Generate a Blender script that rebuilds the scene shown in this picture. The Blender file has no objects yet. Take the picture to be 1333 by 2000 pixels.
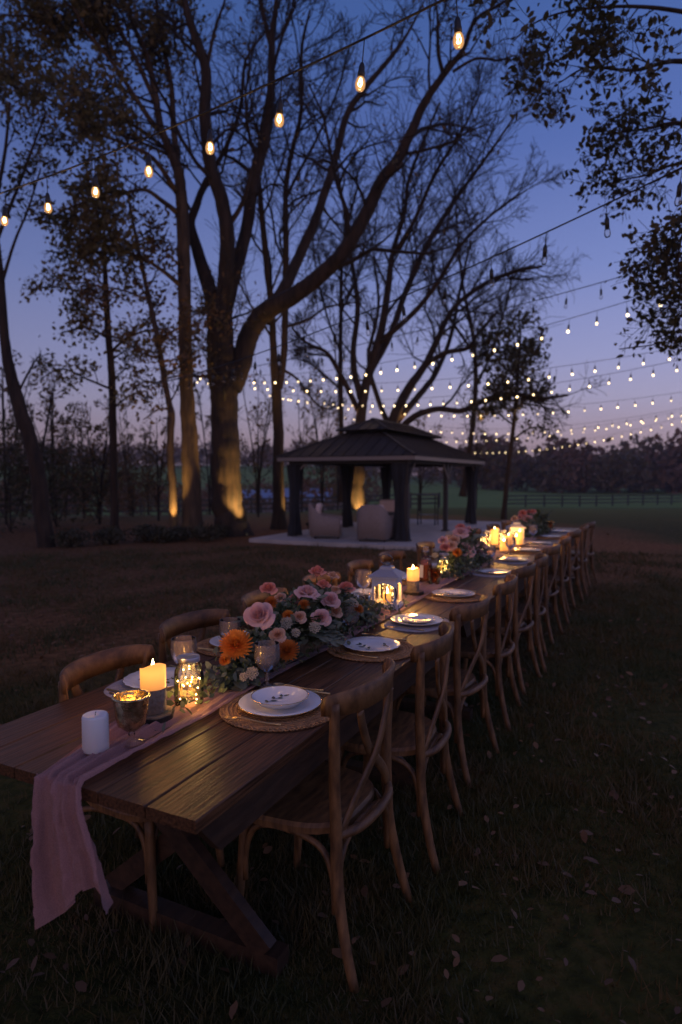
import bpy, math, random
import numpy as np
from mathutils import Vector, Matrix, noise as mnoise

scene = bpy.context.scene
R = math.radians
PI = math.pi

# ------------------------------------------------------------------ camera
CAM_H = 1.56
PITCH = math.atan(70 / 1250.0)
cam_data = bpy.data.cameras.new('camera')
cam = bpy.data.objects.new('camera', cam_data)
scene.collection.objects.link(cam)
scene.camera = cam
cam.location = (0, 0, CAM_H)
cam.rotation_euler = (PI / 2 - PITCH, 0, 0)
cam_data.sensor_fit = 'VERTICAL'
cam_data.sensor_height = 36
cam_data.sensor_width = 24
cam_data.lens = 22.5
cam_data.clip_start = 0.05
cam_data.clip_end = 3000
cam_data.dof.use_dof = True
cam_data.dof.focus_distance = 2.35
cam_data.dof.aperture_fstop = 2.0
cam_data.dof.aperture_blades = 9

# ------------------------------------------------------------------ sky: blue hour after sunset
world = bpy.data.worlds.new('World')
scene.world = world
world.use_nodes = True
wn, wl = world.node_tree.nodes, world.node_tree.links
wbg = wn['Background']
wbg.inputs[1].default_value = 1.0
wtc = wn.new('ShaderNodeTexCoord')
wsep = wn.new('ShaderNodeSeparateXYZ')
wl.new(wtc.outputs['Generated'], wsep.inputs[0])
wramp = wn.new('ShaderNodeValToRGB')
wl.new(wsep.outputs['Z'], wramp.inputs[0])
def s2l(c):
    return tuple(((v / 255 + .055) / 1.055) ** 2.4 if v > 10 else v / 255 / 12.92 for v in c) + (1,)
stops = [(0.0, (166, 132, 138)), (0.046, (184, 158, 168)), (0.113, (174, 168, 200)), (0.172, (158, 162, 208)),
         (0.289, (126, 142, 202)), (0.437, (90, 114, 182)), (0.565, (72, 102, 168)), (1.0, (48, 74, 140))]
er = wramp.color_ramp.elements
while len(er) < len(stops):
    er.new(0.5)
for e, (p, c) in zip(er, stops):
    e.position = p
    e.color = s2l(c)
wsky = wn.new('ShaderNodeTexSky')
wsky.sky_type = 'NISHITA'
wsky.sun_disc = False
wsky.sun_elevation = R(-3)
wsky.sun_rotation = R(202)
wsky.ozone_density = 4
wnm = wn.new('ShaderNodeMixRGB'); wnm.blend_type = 'ADD'; wnm.inputs[0].default_value = 0.15
wl.new(wramp.outputs[0], wnm.inputs[1]); wl.new(wsky.outputs[0], wnm.inputs[2])
# the dome is a little deeper towards -X
wmr = wn.new('ShaderNodeMapRange')
wl.new(wsep.outputs['X'], wmr.inputs[0])
wmr.inputs[1].default_value = -1; wmr.inputs[2].default_value = 1
wmr.inputs[3].default_value = 0.52; wmr.inputs[4].default_value = 1.14
wmul = wn.new('ShaderNodeVectorMath'); wmul.operation = 'SCALE'
wl.new(wnm.outputs[0], wmul.inputs[0]); wl.new(wmr.outputs[0], wmul.inputs['Scale'])
wl.new(wmul.outputs[0], wbg.inputs[0])

# ------------------------------------------------------------------ sun: already set, only its soft after-glow is left
sun_d = bpy.data.lights.new('sun', 'SUN')
sun_d.energy = 0.25
sun_d.angle = R(40)
sun_d.color = (1.0, 0.60, 0.48)
sun = bpy.data.objects.new('sun', sun_d)
scene.collection.objects.link(sun)
sun.rotation_euler = (R(70), 0, R(-22))      # it went down behind the camera; ahead lies the pink band opposite to it

scene.view_settings.view_transform = 'Standard'
scene.view_settings.look = 'None'
scene.view_settings.exposure = 0.0
scene.view_settings.gamma = 1.0
scene.cycles.caustics_refractive = False
scene.cycles.caustics_reflective = False
scene.cycles.sample_clamp_indirect = 2.0
scene.cycles.max_bounces = 8
scene.cycles.transparent_max_bounces = 24
scene.cycles.use_denoising = True

HAZE = 0.0005
rnd = random.Random(7)
COL = scene.collection

# ------------------------------------------------------------------ geometry of the place
def ray(px, py):
    x = (px - 666.5) / 1250.0; z = -(py - 1000) / 1250.0
    c, s = math.cos(PITCH), math.sin(PITCH)
    return Vector((x, c + z * s, -s + z * c))
def P(px, py, d):
    r = ray(px, py)
    return Vector((0, 0, CAM_H)) + r * (d / r.y)
ANG = R(26.0)                                   # the tables run 26 degrees off the line of sight
U = Vector((math.sin(ANG), math.cos(ANG), 0))   # along the tables
V = Vector((math.cos(ANG), -math.sin(ANG), 0))  # across, towards the open lawn
T0 = Vector((-0.337, 1.4435, 0))                # near corner of the table on the lawn side
def T(s, t, z=0.0):
    return T0 + U * s - V * t + Vector((0, 0, z))
TW, TH = 0.935, 0.76
RZ = -ANG

def sstep(a, b, x):
    t = np.clip((x - a) / (b - a), 0, 1)
    return t * t * (3 - 2 * t)
def ground_z(x, y):
    x = np.asarray(x, float); y = np.asarray(y, float)
    r = sstep(24, 75, y)
    zr = -1.75 * r - 0.6 * sstep(75, 150, y) + 1.9 * np.exp(-((x - 15) / 20) ** 2) * sstep(90, 150, y)
    zl = -2.6 * sstep(20, 70, y) + 7.0 * sstep(110, 260, y)
    w = sstep(-14, 8, x - (y - 20) * 0.02)
    z = zl * (1 - w) + zr * w
    z = z + 4.0 * sstep(200, 420, y)
    z = z + 0.05 * np.sin(x * 0.31 + 1) * np.sin(y * 0.23) * sstep(12, 24, np.hypot(x, y))
    return z
def gz(x, y):
    return float(ground_z(x, y))

# ------------------------------------------------------------------ mesh helpers
class MB:
    def __init__(self):
        self.v = []; self.f = []; self.m = []
    def add(self, vs, fs, mi=0):
        o = len(self.v)
        self.v.extend(tuple(p) for p in vs)
        self.f.extend(tuple(i + o for i in f) for f in fs)
        self.m.extend([mi] * len(fs))
    def box(self, c, s, rz=0, mi=0, M=None, bev=0.0):
        x, y, z = s[0] / 2, s[1] / 2, s[2] / 2
        vs = [Vector((a * x, b * y, g * z)) for g in (-1, 1) for a, b in ((-1, -1), (1, -1), (1, 1), (-1, 1))]
        fs = [(3, 2, 1, 0), (4, 5, 6, 7), (0, 1, 5, 4), (1, 2, 6, 5), (2, 3, 7, 6), (3, 0, 4, 7)]
        if M is None:
            M = Matrix.Rotation(rz, 3, 'Z')
        self.add([M @ v + Vector(c) for v in vs], fs, mi)
    def beam(self, a, b, w, h, up=(0, 0, 1), mi=0):
        """rectangular bar from a to b; w across, h along 'up'"""
        a, b = Vector(a), Vector(b); d = (b - a).normalized()
        side = d.cross(Vector(up))
        if side.length < 1e-5: side = d.cross(Vector((1, 0, 0)))
        side.normalize(); u = side.cross(d).normalized()
        vs = []
        for p in (a, b):
            for i, j in ((-1, -1), (1, -1), (1, 1), (-1, 1)):
                vs.append(p + side * (i * w / 2) + u * (j * h / 2))
        self.add(vs, [(3, 2, 1, 0), (4, 5, 6, 7), (0, 1, 5, 4), (1, 2, 6, 5), (2, 3, 7, 6), (3, 0, 4, 7)], mi)
    def lathe(self, prof, n=24, c=(0, 0, 0), mi=0, close=True, wob=None):
        c = Vector(c); vs = []; fs = []
        for (r, z) in prof:
            for k in range(n):
                a = 2 * PI * k / n
                rr = r * (1 + (wob(a, z) if wob else 0))
                vs.append(c + Vector((rr * math.cos(a), rr * math.sin(a), z)))
        m = len(prof)
        for i in range(m - 1):
            for k in range(n):
                fs.append((i * n + k, i * n + (k + 1) % n, (i + 1) * n + (k + 1) % n, (i + 1) * n + k))
        if close:
            if prof[0][0] > 1e-6: fs.append(tuple(range(n - 1, -1, -1)))
            if prof[-1][0] > 1e-6: fs.append(tuple((m - 1) * n + k for k in range(n)))
        self.add(vs, fs, mi)
    def tube(self, pts, rad, n=6, mi=0, cap=True):
        pts = [Vector(p) for p in pts]
        if not hasattr(rad, '__len__'): rad = [rad] * len(pts)
        m = len(pts); vs = []; fs = []
        ref = Vector((0.13, 0.31, 0.94))
        for i, p in enumerate(pts):
            t = pts[min(i + 1, m - 1)] - pts[max(i - 1, 0)]
            if t.length < 1e-9: t = Vector((0, 0, 1))
            t.normalize()
            s = t.cross(ref)
            if s.length < 0.08: s = t.cross(Vector((1, 0, 0)))
            s.normalize(); u = s.cross(t)
            if i and s.dot(ps) < 0 and abs(s.dot(ps)) > .5: s = -s; u = -u
            ps = s
            for k in range(n):
                a = 2 * PI * k / n
                vs.append(p + (s * math.cos(a) + u * math.sin(a)) * rad[i])
        for i in range(m - 1):
            for k in range(n):
                fs.append((i * n + k, i * n + (k + 1) % n, (i + 1) * n + (k + 1) % n, (i + 1) * n + k))
        if cap:
            fs.append(tuple(range(n - 1, -1, -1))); fs.append(tuple((m - 1) * n + k for k in range(n)))
        self.add(vs, fs, mi)
    def ball(self, c, r, n=8, m=6, mi=0, sc=(1, 1, 1)):
        prof = [(r * math.sin(PI * i / m), -r * math.cos(PI * i / m)) for i in range(m + 1)]
        vs = []; fs = []; c = Vector(c)
        for (rr, z) in prof:
            for k in range(n):
                a = 2 * PI * k / n
                vs.append(c + Vector((rr * math.cos(a) * sc[0], rr * math.sin(a) * sc[1], z * sc[2])))
        for i in range(m):
            for k in range(n):
                fs.append((i * n + k, i * n + (k + 1) % n, (i + 1) * n + (k + 1) % n, (i + 1) * n + k))
        self.add(vs, fs, mi)
    def mesh(self, name, mats, smooth=False):
        me = bpy.data.meshes.new(name)
        me.from_pydata([tuple(p) for p in self.v], [], self.f)
        if not isinstance(mats, (list, tuple)): mats = [mats]
        for m in mats: me.materials.append(m)
        if len(mats) > 1: me.polygons.foreach_set('material_index', self.m)
        if smooth: me.polygons.foreach_set('use_smooth', [True] * len(me.polygons))
        me.update()
        return me
    def obj(self, name, mats, parent=None, smooth=False, loc=None, rz=None):
        return link(name, self.mesh(name, mats, smooth), parent, loc, rz)

def link(name, data, parent=None, loc=None, rz=None, rot=None, scale=None):
    o = bpy.data.objects.new(name, data); COL.objects.link(o)
    if parent is not None: o.parent = parent
    if loc is not None: o.location = loc
    if rz is not None: o.rotation_euler = (0, 0, rz)
    if rot is not None: o.rotation_euler = rot
    if scale is not None: o.scale = (scale,) * 3 if not hasattr(scale, '__len__') else scale
    return o
def tag(o, label, cat, group=None, kind=None):
    if label: o['label'] = label
    if cat: o['category'] = cat
    if group: o['group'] = group
    if kind: o['kind'] = kind
    return o
def thing(name, label, cat, loc=(0, 0, 0), rz=0, group=None):
    o = bpy.data.objects.new(name, None); COL.objects.link(o)
    o.empty_display_size = 0.05
    o.location = loc; o.rotation_euler = (0, 0, rz)
    return tag(o, label, cat, group)
def copy_tree(o, parent=None):
    c = o.copy(); COL.objects.link(c)
    if parent is not None: c.parent = parent
    for ch in o.children: copy_tree(ch, c)
    return c
def quads(name, V4, mats, parent=None, mi=None, nv=4, smooth=False):
    """V4: (n, nv, 3) array -> n separate faces in one mesh"""
    n = len(V4)
    me = bpy.data.meshes.new(name)
    me.vertices.add(n * nv); me.vertices.foreach_set('co', np.ascontiguousarray(V4, dtype=np.float32).ravel())
    me.loops.add(n * nv); me.loops.foreach_set('vertex_index', np.arange(n * nv, dtype=np.int32))
    me.polygons.add(n)
    me.polygons.foreach_set('loop_start', np.arange(0, n * nv, nv, dtype=np.int32))
    me.polygons.foreach_set('loop_total', np.full(n, nv, dtype=np.int32))
    if not isinstance(mats, (list, tuple)): mats = [mats]
    for m in mats: me.materials.append(m)
    if mi is not None: me.polygons.foreach_set('material_index', np.asarray(mi, dtype=np.int32))
    if smooth: me.polygons.foreach_set('use_smooth', np.ones(n, dtype=bool))
    me.update(calc_edges=True)
    return link(name, me, parent)
def crom(pts, n):
    """Catmull-Rom through pts (Vectors or tuples of any length), n samples per span"""
    pts = [np.array(p, float) for p in pts]
    ext = [2 * pts[0] - pts[1]] + pts + [2 * pts[-1] - pts[-2]]
    out = []
    for i in range(1, len(ext) - 2):
        p0, p1, p2, p3 = ext[i - 1:i + 3]
        for k in range(n):
            t = k / n
            out.append(0.5 * ((2 * p1) + (-p0 + p2) * t + (2 * p0 - 5 * p1 + 4 * p2 - p3) * t * t + (-p0 + 3 * p1 - 3 * p2 + p3) * t ** 3))
    out.append(pts[-1])
    return out

# ------------------------------------------------------------------ materials
MAT = {}
def newmat(name):
    m = bpy.data.materials.new(name); m.use_nodes = True
    MAT[name] = m
    return m, m.node_tree.nodes, m.node_tree.links, m.node_tree.nodes['Principled BSDF']
def pmat(name, c, rough=0.6, c2=None, scale=8, stretch=(1, 1, 1), metal=0, spec=0.5, bump=0, bscale=None, detail=6, coat=0, trans=0, emis=None, es=0, coords='Object', lo=.35, hi=.65, alpha=1, sss=0):
    m, n, l, b = newmat(name)
    b.inputs['Base Color'].default_value = (*c, 1)
    b.inputs['Roughness'].default_value = rough
    b.inputs['Metallic'].default_value = metal
    b.inputs['Specular IOR Level'].default_value = spec
    b.inputs['Coat Weight'].default_value = coat
    b.inputs['Transmission Weight'].default_value = trans
    b.inputs['Alpha'].default_value = alpha
    if sss:
        b.inputs['Subsurface Weight'].default_value = sss
        b.inputs['Subsurface Radius'].default_value = (.02, .01, .005)
    if emis:
        b.inputs['Emission Color'].default_value = (*emis, 1); b.inputs['Emission Strength'].default_value = es
    if c2 or bump:
        tc = n.new('ShaderNodeTexCoord'); mp = n.new('ShaderNodeMapping')
        l.new(tc.outputs[coords], mp.inputs[0]); mp.inputs['Scale'].default_value = stretch
        nz = n.new('ShaderNodeTexNoise'); nz.inputs['Scale'].default_value = scale; nz.inputs['Detail'].default_value = detail
        l.new(mp.outputs[0], nz.inputs[0])
        if c2:
            rp = n.new('ShaderNodeValToRGB')
            rp.color_ramp.elements[0].position = lo; rp.color_ramp.elements[0].color = (*c, 1)
            rp.color_ramp.elements[1].position = hi; rp.color_ramp.elements[1].color = (*c2, 1)
            l.new(nz.outputs[0], rp.inputs[0]); l.new(rp.outputs[0], b.inputs['Base Color'])
        if bump:
            src = nz
            if bscale:
                src = n.new('ShaderNodeTexNoise'); src.inputs['Scale'].default_value = bscale; src.inputs['Detail'].default_value = 8
                l.new(mp.outputs[0], src.inputs[0])
            bp = n.new('ShaderNodeBump'); bp.inputs['Strength'].default_value = bump; bp.inputs['Distance'].default_value = 0.02
            l.new(src.outputs[0], bp.inputs['Height']); l.new(bp.outputs[0], b.inputs['Normal'])
    return m
def glass(name, tint=(1, 1, 1), refl=0.9, rough=0.02, body=0.0, bodyc=(.5, .5, .5), ior=1.5):
    """thin glass: clear body with Fresnel reflection"""
    m, n, l, b = newmat(name)
    out = n['Material Output']; n.remove(b)
    tr = n.new('ShaderNodeBsdfTransparent'); tr.inputs[0].default_value = (*tint, 1)
    gl = n.new('ShaderNodeBsdfGlossy'); gl.inputs['Roughness'].default_value = rough; gl.inputs[0].default_value = (refl,) * 3 + (1,)
    fr = n.new('ShaderNodeFresnel'); fr.inputs[0].default_value = ior
    mx = n.new('ShaderNodeMixShader'); l.new(fr.outputs[0], mx.inputs[0])
    src = tr
    if body:
        df = n.new('ShaderNodeBsdfDiffuse'); df.inputs[0].default_value = (*bodyc, 1)
        m2 = n.new('ShaderNodeMixShader'); m2.inputs[0].default_value = body
        l.new(tr.outputs[0], m2.inputs[1]); l.new(df.outputs[0], m2.inputs[2]); src = m2
    l.new(src.outputs[0], mx.inputs[1]); l.new(gl.outputs[0], mx.inputs[2]); l.new(mx.outputs[0], out.inputs[0])
    return m
def emit(name, c, s, sample=False):
    m, n, l, b = newmat(name)
    out = n['Material Output']; n.remove(b)
    e = n.new('ShaderNodeEmission'); e.inputs[0].default_value = (*c, 1); e.inputs[1].default_value = s
    l.new(e.outputs[0], out.inputs[0])
    m.cycles.emission_sampling = 'AUTO' if sample else 'NONE'
    return m

# wood, fabric, china
wood_top = pmat('stained_planks', (.038, .016, .007), .46, (.145, .062, .026), 8, (16, .7, 16), bump=.22, spec=.25, detail=10, coat=.0)
wood_dark = pmat('stained_frame_wood', (.030, .013, .006), .55, (.062, .028, .013), 6, (6, 1.5, 6), bump=.15)
wood_chair = pmat('waxed_chair_wood', (.085, .036, .012), .55, (.23, .105, .036), 9, (6, 1.4, 1.4), bump=.12, bscale=30)
_n, _l = wood_chair.node_tree.nodes, wood_chair.node_tree.links     # each piece of wood has its own tone
_b = _n['Principled BSDF']; _src = _b.inputs['Base Color'].links[0].from_socket
_oi = _n.new('ShaderNodeObjectInfo'); _mr = _n.new('ShaderNodeMapRange'); _l.new(_oi.outputs['Random'], _mr.inputs[0]); _mr.inputs[3].default_value = .78; _mr.inputs[4].default_value = 1.15
_vm = _n.new('ShaderNodeVectorMath'); _vm.operation = 'SCALE'; _l.new(_src, _vm.inputs[0]); _l.new(_mr.outputs[0], _vm.inputs['Scale']); _l.new(_vm.outputs[0], _b.inputs['Base Color'])
seat_mat = pmat('rattan_seat', (.33, .22, .12), .7, (.22, .14, .07), 60, bump=.4)
jute = pmat('jute', (.46, .25, .11), .9, (.30, .155, .065), 40, bump=.6, bscale=90)
linen = pmat('grey_linen_mat', (.42, .38, .38), .9, (.34, .30, .31), 60, bump=.3)
china = pmat('white_china', (.78, .77, .76), .12, spec=.6)
gold = pmat('gold_rim', (.85, .60, .28), .25, metal=1)
brass = pmat('brushed_brass', (.70, .48, .22), .3, metal=1)
print_green = pmat('printed_sprig', (.08, .12, .07), .25, (.12, .09, .06), 30)
def gauze():
    m, n, l, b = newmat('pink_gauze')
    b.inputs['Base Color'].default_value = (.52, .25, .22, 1); b.inputs['Roughness'].default_value = .9
    b.inputs['Sheen Weight'].default_value = .3
    tc = n.new('ShaderNodeTexCoord'); nz = n.new('ShaderNodeTexNoise'); nz.inputs['Scale'].default_value = 260; nz.inputs['Detail'].default_value = 3
    l.new(tc.outputs['Object'], nz.inputs[0])
    bp = n.new('ShaderNodeBump'); bp.inputs['Strength'].default_value = .35; bp.inputs['Distance'].default_value = .004
    l.new(nz.outputs[0], bp.inputs['Height']); l.new(bp.outputs[0], b.inputs['Normal'])
    tl = n.new('ShaderNodeBsdfTranslucent'); tl.inputs[0].default_value = (.5, .28, .25, 1)
    tr = n.new('ShaderNodeBsdfTransparent')
    m1 = n.new('ShaderNodeMixShader'); m1.inputs[0].default_value = .25
    m2 = n.new('ShaderNodeMixShader'); m2.inputs[0].default_value = .18
    l.new(b.outputs[0], m1.inputs[1]); l.new(tl.outputs[0], m1.inputs[2])
    l.new(m1.outputs[0], m2.inputs[1]); l.new(tr.outputs[0], m2.inputs[2]); l.new(m2.outputs[0], n['Material Output'].inputs[0])
    mr = n.new('ShaderNodeMapRange'); nz2 = n.new('ShaderNodeTexNoise'); nz2.inputs['Scale'].default_value = 420; nz2.inputs['Detail'].default_value = 6
    l.new(tc.outputs['Object'], nz2.inputs[0]); l.new(nz2.outputs[0], mr.inputs[0])
    mr.inputs[1].default_value = .35; mr.inputs[2].default_value = .65; mr.inputs[3].default_value = .08; mr.inputs[4].default_value = .36
    l.new(mr.outputs[0], m2.inputs[0])
    return m
gauze_mat = gauze()
clear = glass('clear_glass', (.98, .97, .95), ior=1.35, body=.02, bodyc=(.8, .75, .7))
crystal = glass('cut_crystal', (.95, .92, .89), rough=.08, ior=1.42, body=.13, bodyc=(.95, .75, .66))
amber_glass = glass('amber_glass', (.9, .42, .1), rough=.03)
whisky = glass('amber_spirit', (.75, .22, .04), rough=.05, body=.25, bodyc=(.5, .14, .02))
mercury = pmat('mercury_glass', (.80, .66, .38), .16, (.30, .23, .12), 45, metal=.95, bump=.3, bscale=60)
smoke_glass = glass('smoked_votive_glass', (.45, .43, .38), rough=.1)
white_wax = pmat('white_wax', (.78, .74, .72), .45, sss=.3)
def led_wax():
    """flameless candle: the wax shell is lit from inside round the flame, strongest at the top"""
    m, n, l, b = newmat('glowing_wax')
    b.inputs['Base Color'].default_value = (.75, .5, .25, 1); b.inputs['Roughness'].default_value = .5
    tc = n.new('ShaderNodeTexCoord'); sp = n.new('ShaderNodeSeparateXYZ'); l.new(tc.outputs['Generated'], sp.inputs[0])
    rp = n.new('ShaderNodeValToRGB'); l.new(sp.outputs['Z'], rp.inputs[0])
    e = rp.color_ramp.elements
    e[0].position = 0; e[0].color = (.75, .24, .02, 1); e[1].position = .62; e[1].color = (1.5, .60, .075, 1)
    x = e.new(.95); x.color = (1.2, .42, .04, 1)
    l.new(rp.outputs[0], b.inputs['Emission Color']); b.inputs['Emission Strength'].default_value = 1.0
    return m
wax_glow = led_wax()
burlap = pmat('burlap_wrap', (.30, .22, .15), .9, (.22, .15, .1), 90, bump=.5)
bark_slice = pmat('wood_slice', (.16, .10, .06), .8, (.28, .18, .10), 25, bump=.5)
flame_mat = emit('flame', (1, .76, .36), 26)
fairy_mat = emit('fairy_light', (1, .70, .22), 22)
bulb_mat = emit('lit_bulb', (1, .72, .36), 9.0)
_n, _l = bulb_mat.node_tree.nodes, bulb_mat.node_tree.links     # no two bulbs burn equally bright
_oi = _n.new('ShaderNodeObjectInfo'); _mr = _n.new('ShaderNodeMapRange'); _l.new(_oi.outputs['Random'], _mr.inputs[0])
_mr.inputs[3].default_value = 3.0; _mr.inputs[4].default_value = 9.5
_l.new(_mr.outputs[0], [q for q in _n if q.type == 'EMISSION'][0].inputs[1])
fil_mat = emit('filament', (1, .74, .36), 40)
lens_mat = emit('lit_lens', (1, .75, .38), 14)
def bulb_glass():
    m, n, l, b = newmat('glowing_bulb_glass')
    out = n['Material Output']; n.remove(b)
    tr = n.new('ShaderNodeBsdfTransparent'); tr.inputs[0].default_value = (1, .82, .6, 1)
    em = n.new('ShaderNodeEmission'); em.inputs[0].default_value = (1, .48, .17, 1); em.inputs[1].default_value = 1.15
    gl = n.new('ShaderNodeBsdfGlossy'); gl.inputs['Roughness'].default_value = .03
    lw = n.new('ShaderNodeLayerWeight'); lw.inputs[0].default_value = .2
    m1 = n.new('ShaderNodeMixShader'); m1.inputs[0].default_value = .5
    l.new(tr.outputs[0], m1.inputs[1]); l.new(em.outputs[0], m1.inputs[2])
    m2 = n.new('ShaderNodeMixShader'); l.new(lw.outputs['Fresnel'], m2.inputs[0])
    l.new(m1.outputs[0], m2.inputs[1]); l.new(gl.outputs[0], m2.inputs[2]); l.new(m2.outputs[0], out.inputs[0])
    m.cycles.emission_sampling = 'NONE'
    return m
bulb_shell = bulb_glass()
black_rubber = pmat('black_rubber', (.012, .011, .011), .5)
zinc = pmat('zinc_lid', (.42, .42, .46), .35, metal=1)
wire_mat = pmat('copper_wire', (.5, .3, .12), .3, metal=1)
white_paint = pmat('white_painted_wood', (.74, .70, .68), .55, (.64, .60, .58), 12)
grey_tin = pmat('grey_tin_roof', (.34, .33, .37), .45, metal=.3)
ring_metal = pmat('polished_ring', (.25, .22, .2), .2, metal=1)
paper = pmat('paper_label', (.62, .58, .55), .8)
# garden
bark = pmat('bark', (.048, .027, .015), .95, (.018, .011, .007), 9, (1, 1, .18), bump=1.0, bscale=16)
bark2 = pmat('pale_bark', (.10, .06, .032), .95, (.045, .027, .016), 10, (1, 1, .2), bump=.9, bscale=18)
twig_mat = pmat('twigs', (.024, .016, .012), .95)
def leafmat(name, c, c2, tr=.35):
    m, n, l, b = newmat(name)
    tc = n.new('ShaderNodeTexCoord'); nz = n.new('ShaderNodeTexNoise'); nz.inputs['Scale'].default_value = 1.7
    l.new(tc.outputs['Object'], nz.inputs[0])
    rp = n.new('ShaderNodeValToRGB'); rp.color_ramp.elements[0].position = .35; rp.color_ramp.elements[1].position = .65
    rp.color_ramp.elements[0].color = (*c, 1); rp.color_ramp.elements[1].color = (*c2, 1)
    l.new(nz.outputs[0], rp.inputs[0]); l.new(rp.outputs[0], b.inputs['Base Color']); b.inputs['Roughness'].default_value = .65
    tl = n.new('ShaderNodeBsdfTranslucent'); l.new(rp.outputs[0], tl.inputs[0])
    mx = n.new('ShaderNodeMixShader'); mx.inputs[0].default_value = tr
    l.new(b.outputs[0], mx.inputs[1]); l.new(tl.outputs[0], mx.inputs[2]); l.new(mx.outputs[0], n['Material Output'].inputs[0])
    return m
leaf_olive = leafmat('olive_leaves', (.14, .115, .038), (.24, .155, .055), .5)
leaf_brown = leafmat('brown_leaves', (.20, .10, .04), (.12, .09, .035), .5)
leaf_dark = leafmat('dark_leaves', (.055, .058, .024), (.09, .068, .03), .4)
leaf_fallen = leafmat('dry_leaves', (.21, .10, .038), (.10, .044, .018), .1)
grass_mat = leafmat('grass_blades', (.048, .055, .012), (.12, .070, .020), .2)
wood_far = leafmat('far_wood', (.20, .10, .055), (.14, .105, .04), .3)
shrub_mat = leafmat('low_shrub', (.04, .04, .016), (.06, .045, .02), .1)
euc = leafmat('eucalyptus', (.15, .17, .11), (.23, .24, .16), .2)
greens = leafmat('dark_greens', (.07, .10, .04), (.12, .14, .06), .2)
def ground_material():
    m, n, l, b = newmat('lawn_and_field')
    tc = n.new('ShaderNodeTexCoord')
    def noise(s, d=8):
        x = n.new('ShaderNodeTexNoise'); x.inputs['Scale'].default_value = s; x.inputs['Detail'].default_value = d
        l.new(tc.outputs['Object'], x.inputs[0]); return x
    def ramp(src, stops):
        r = n.new('ShaderNodeValToRGB'); l.new(src, r.inputs[0]); e = r.color_ramp.elements
        while len(e) < len(stops): e.new(.5)
        for q, (p, c) in zip(e, stops): q.position = p; q.color = (*c, 1)
        return r.outputs[0]
    def mix(f, a, c):
        x = n.new('ShaderNodeMixRGB'); l.new(f, x.inputs[0]); l.new(a, x.inputs[1]); l.new(c, x.inputs[2]); return x.outputs[0]
    lawn = ramp(noise(14).outputs[0], [(.3, (.026, .027, .006)), (.5, (.056, .052, .012)), (.7, (.095, .064, .018))])
    litter = ramp(noise(11).outputs[0], [(.3, (.085, .036, .014)), (.5, (.17, .074, .029)), (.72, (.26, .125, .054))])
    field = ramp(noise(.12).outputs[0], [(.3, (.21, .235, .05)), (.7, (.27, .285, .065))])
    sp = n.new('ShaderNodeSeparateXYZ'); l.new(tc.outputs['Object'], sp.inputs[0])
    big = noise(.22, 4)
    # leaf litter lies under the trees, round (-3, 16)
    vm = n.new('ShaderNodeVectorMath'); vm.operation = 'DISTANCE'; l.new(tc.outputs['Object'], vm.inputs[0]); vm.inputs[1].default_value = (-5, 17, 0)
    mr = n.new('ShaderNodeMapRange'); l.new(vm.outputs['Value'], mr.inputs[0])
    mr.inputs[1].default_value = 14; mr.inputs[2].default_value = 6; mr.inputs[3].default_value = 0; mr.inputs[4].default_value = 1
    ad = n.new('ShaderNodeMath'); ad.operation = 'ADD'; l.new(mr.outputs[0], ad.inputs[0]); l.new(big.outputs[0], ad.inputs[1])
    lf = ramp(ad.outputs[0], [(.58, (0, 0, 0)), (.86, (1, 1, 1))])
    near = mix(lf, lawn, litter)
    fy = n.new('ShaderNodeMapRange'); l.new(sp.outputs['Y'], fy.inputs[0])
    fy.inputs[1].default_value = 18; fy.inputs[2].default_value = 60; fy.inputs[3].default_value = 0; fy.inputs[4].default_value = 1
    colr = mix(fy.outputs[0], near, field)
    l.new(colr, b.inputs['Base Color']); b.inputs['Roughness'].default_value = .95; b.inputs['Specular IOR Level'].default_value = .1
    bp = n.new('ShaderNodeBump'); bp.inputs['Strength'].default_value = .8; bp.inputs['Distance'].default_value = .03
    l.new(noise(30).outputs[0], bp.inputs['Height']); l.new(bp.outputs[0], b.inputs['Normal'])
    return m
ground_mat = ground_material()
concrete = pmat('stamped_concrete', (.50, .43, .39), .8, (.38, .33, .30), 2.2, bump=.2, bscale=8)
roof_metal = pmat('dark_roof_metal', (.018, .015, .016), .6, (.026, .022, .022), 3, spec=.3)
post_metal = pmat('dark_post_metal', (.035, .03, .03), .45, metal=.3)
trim_metal = pmat('bronze_trim', (.20, .165, .15), .45, metal=.3)
netting = pmat('black_curtain', (.013, .013, .016), .9, (.02, .02, .024), 3)
wicker = pmat('grey_wicker', (.40, .30, .26), .8, (.22, .165, .145), 55, (1, 1, 2.2), bump=.9, bscale=70)
cushion = pmat('rose_cushion', (.72, .55, .50), .9, (.64, .48, .44), 30)
fence_mat = pmat('weathered_fence', (.07, .06, .05), .9, (.045, .038, .032), 5)
barn_wall = pmat('barn_siding', (.30, .24, .25), .8, (.24, .19, .2), 1.5, (6, 6, .3))
barn_roof = pmat('barn_roof', (.30, .32, .42), .5, (.26, .28, .36), .8)
iron = pmat('black_iron', (.02, .02, .02), .5, metal=.5)

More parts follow.
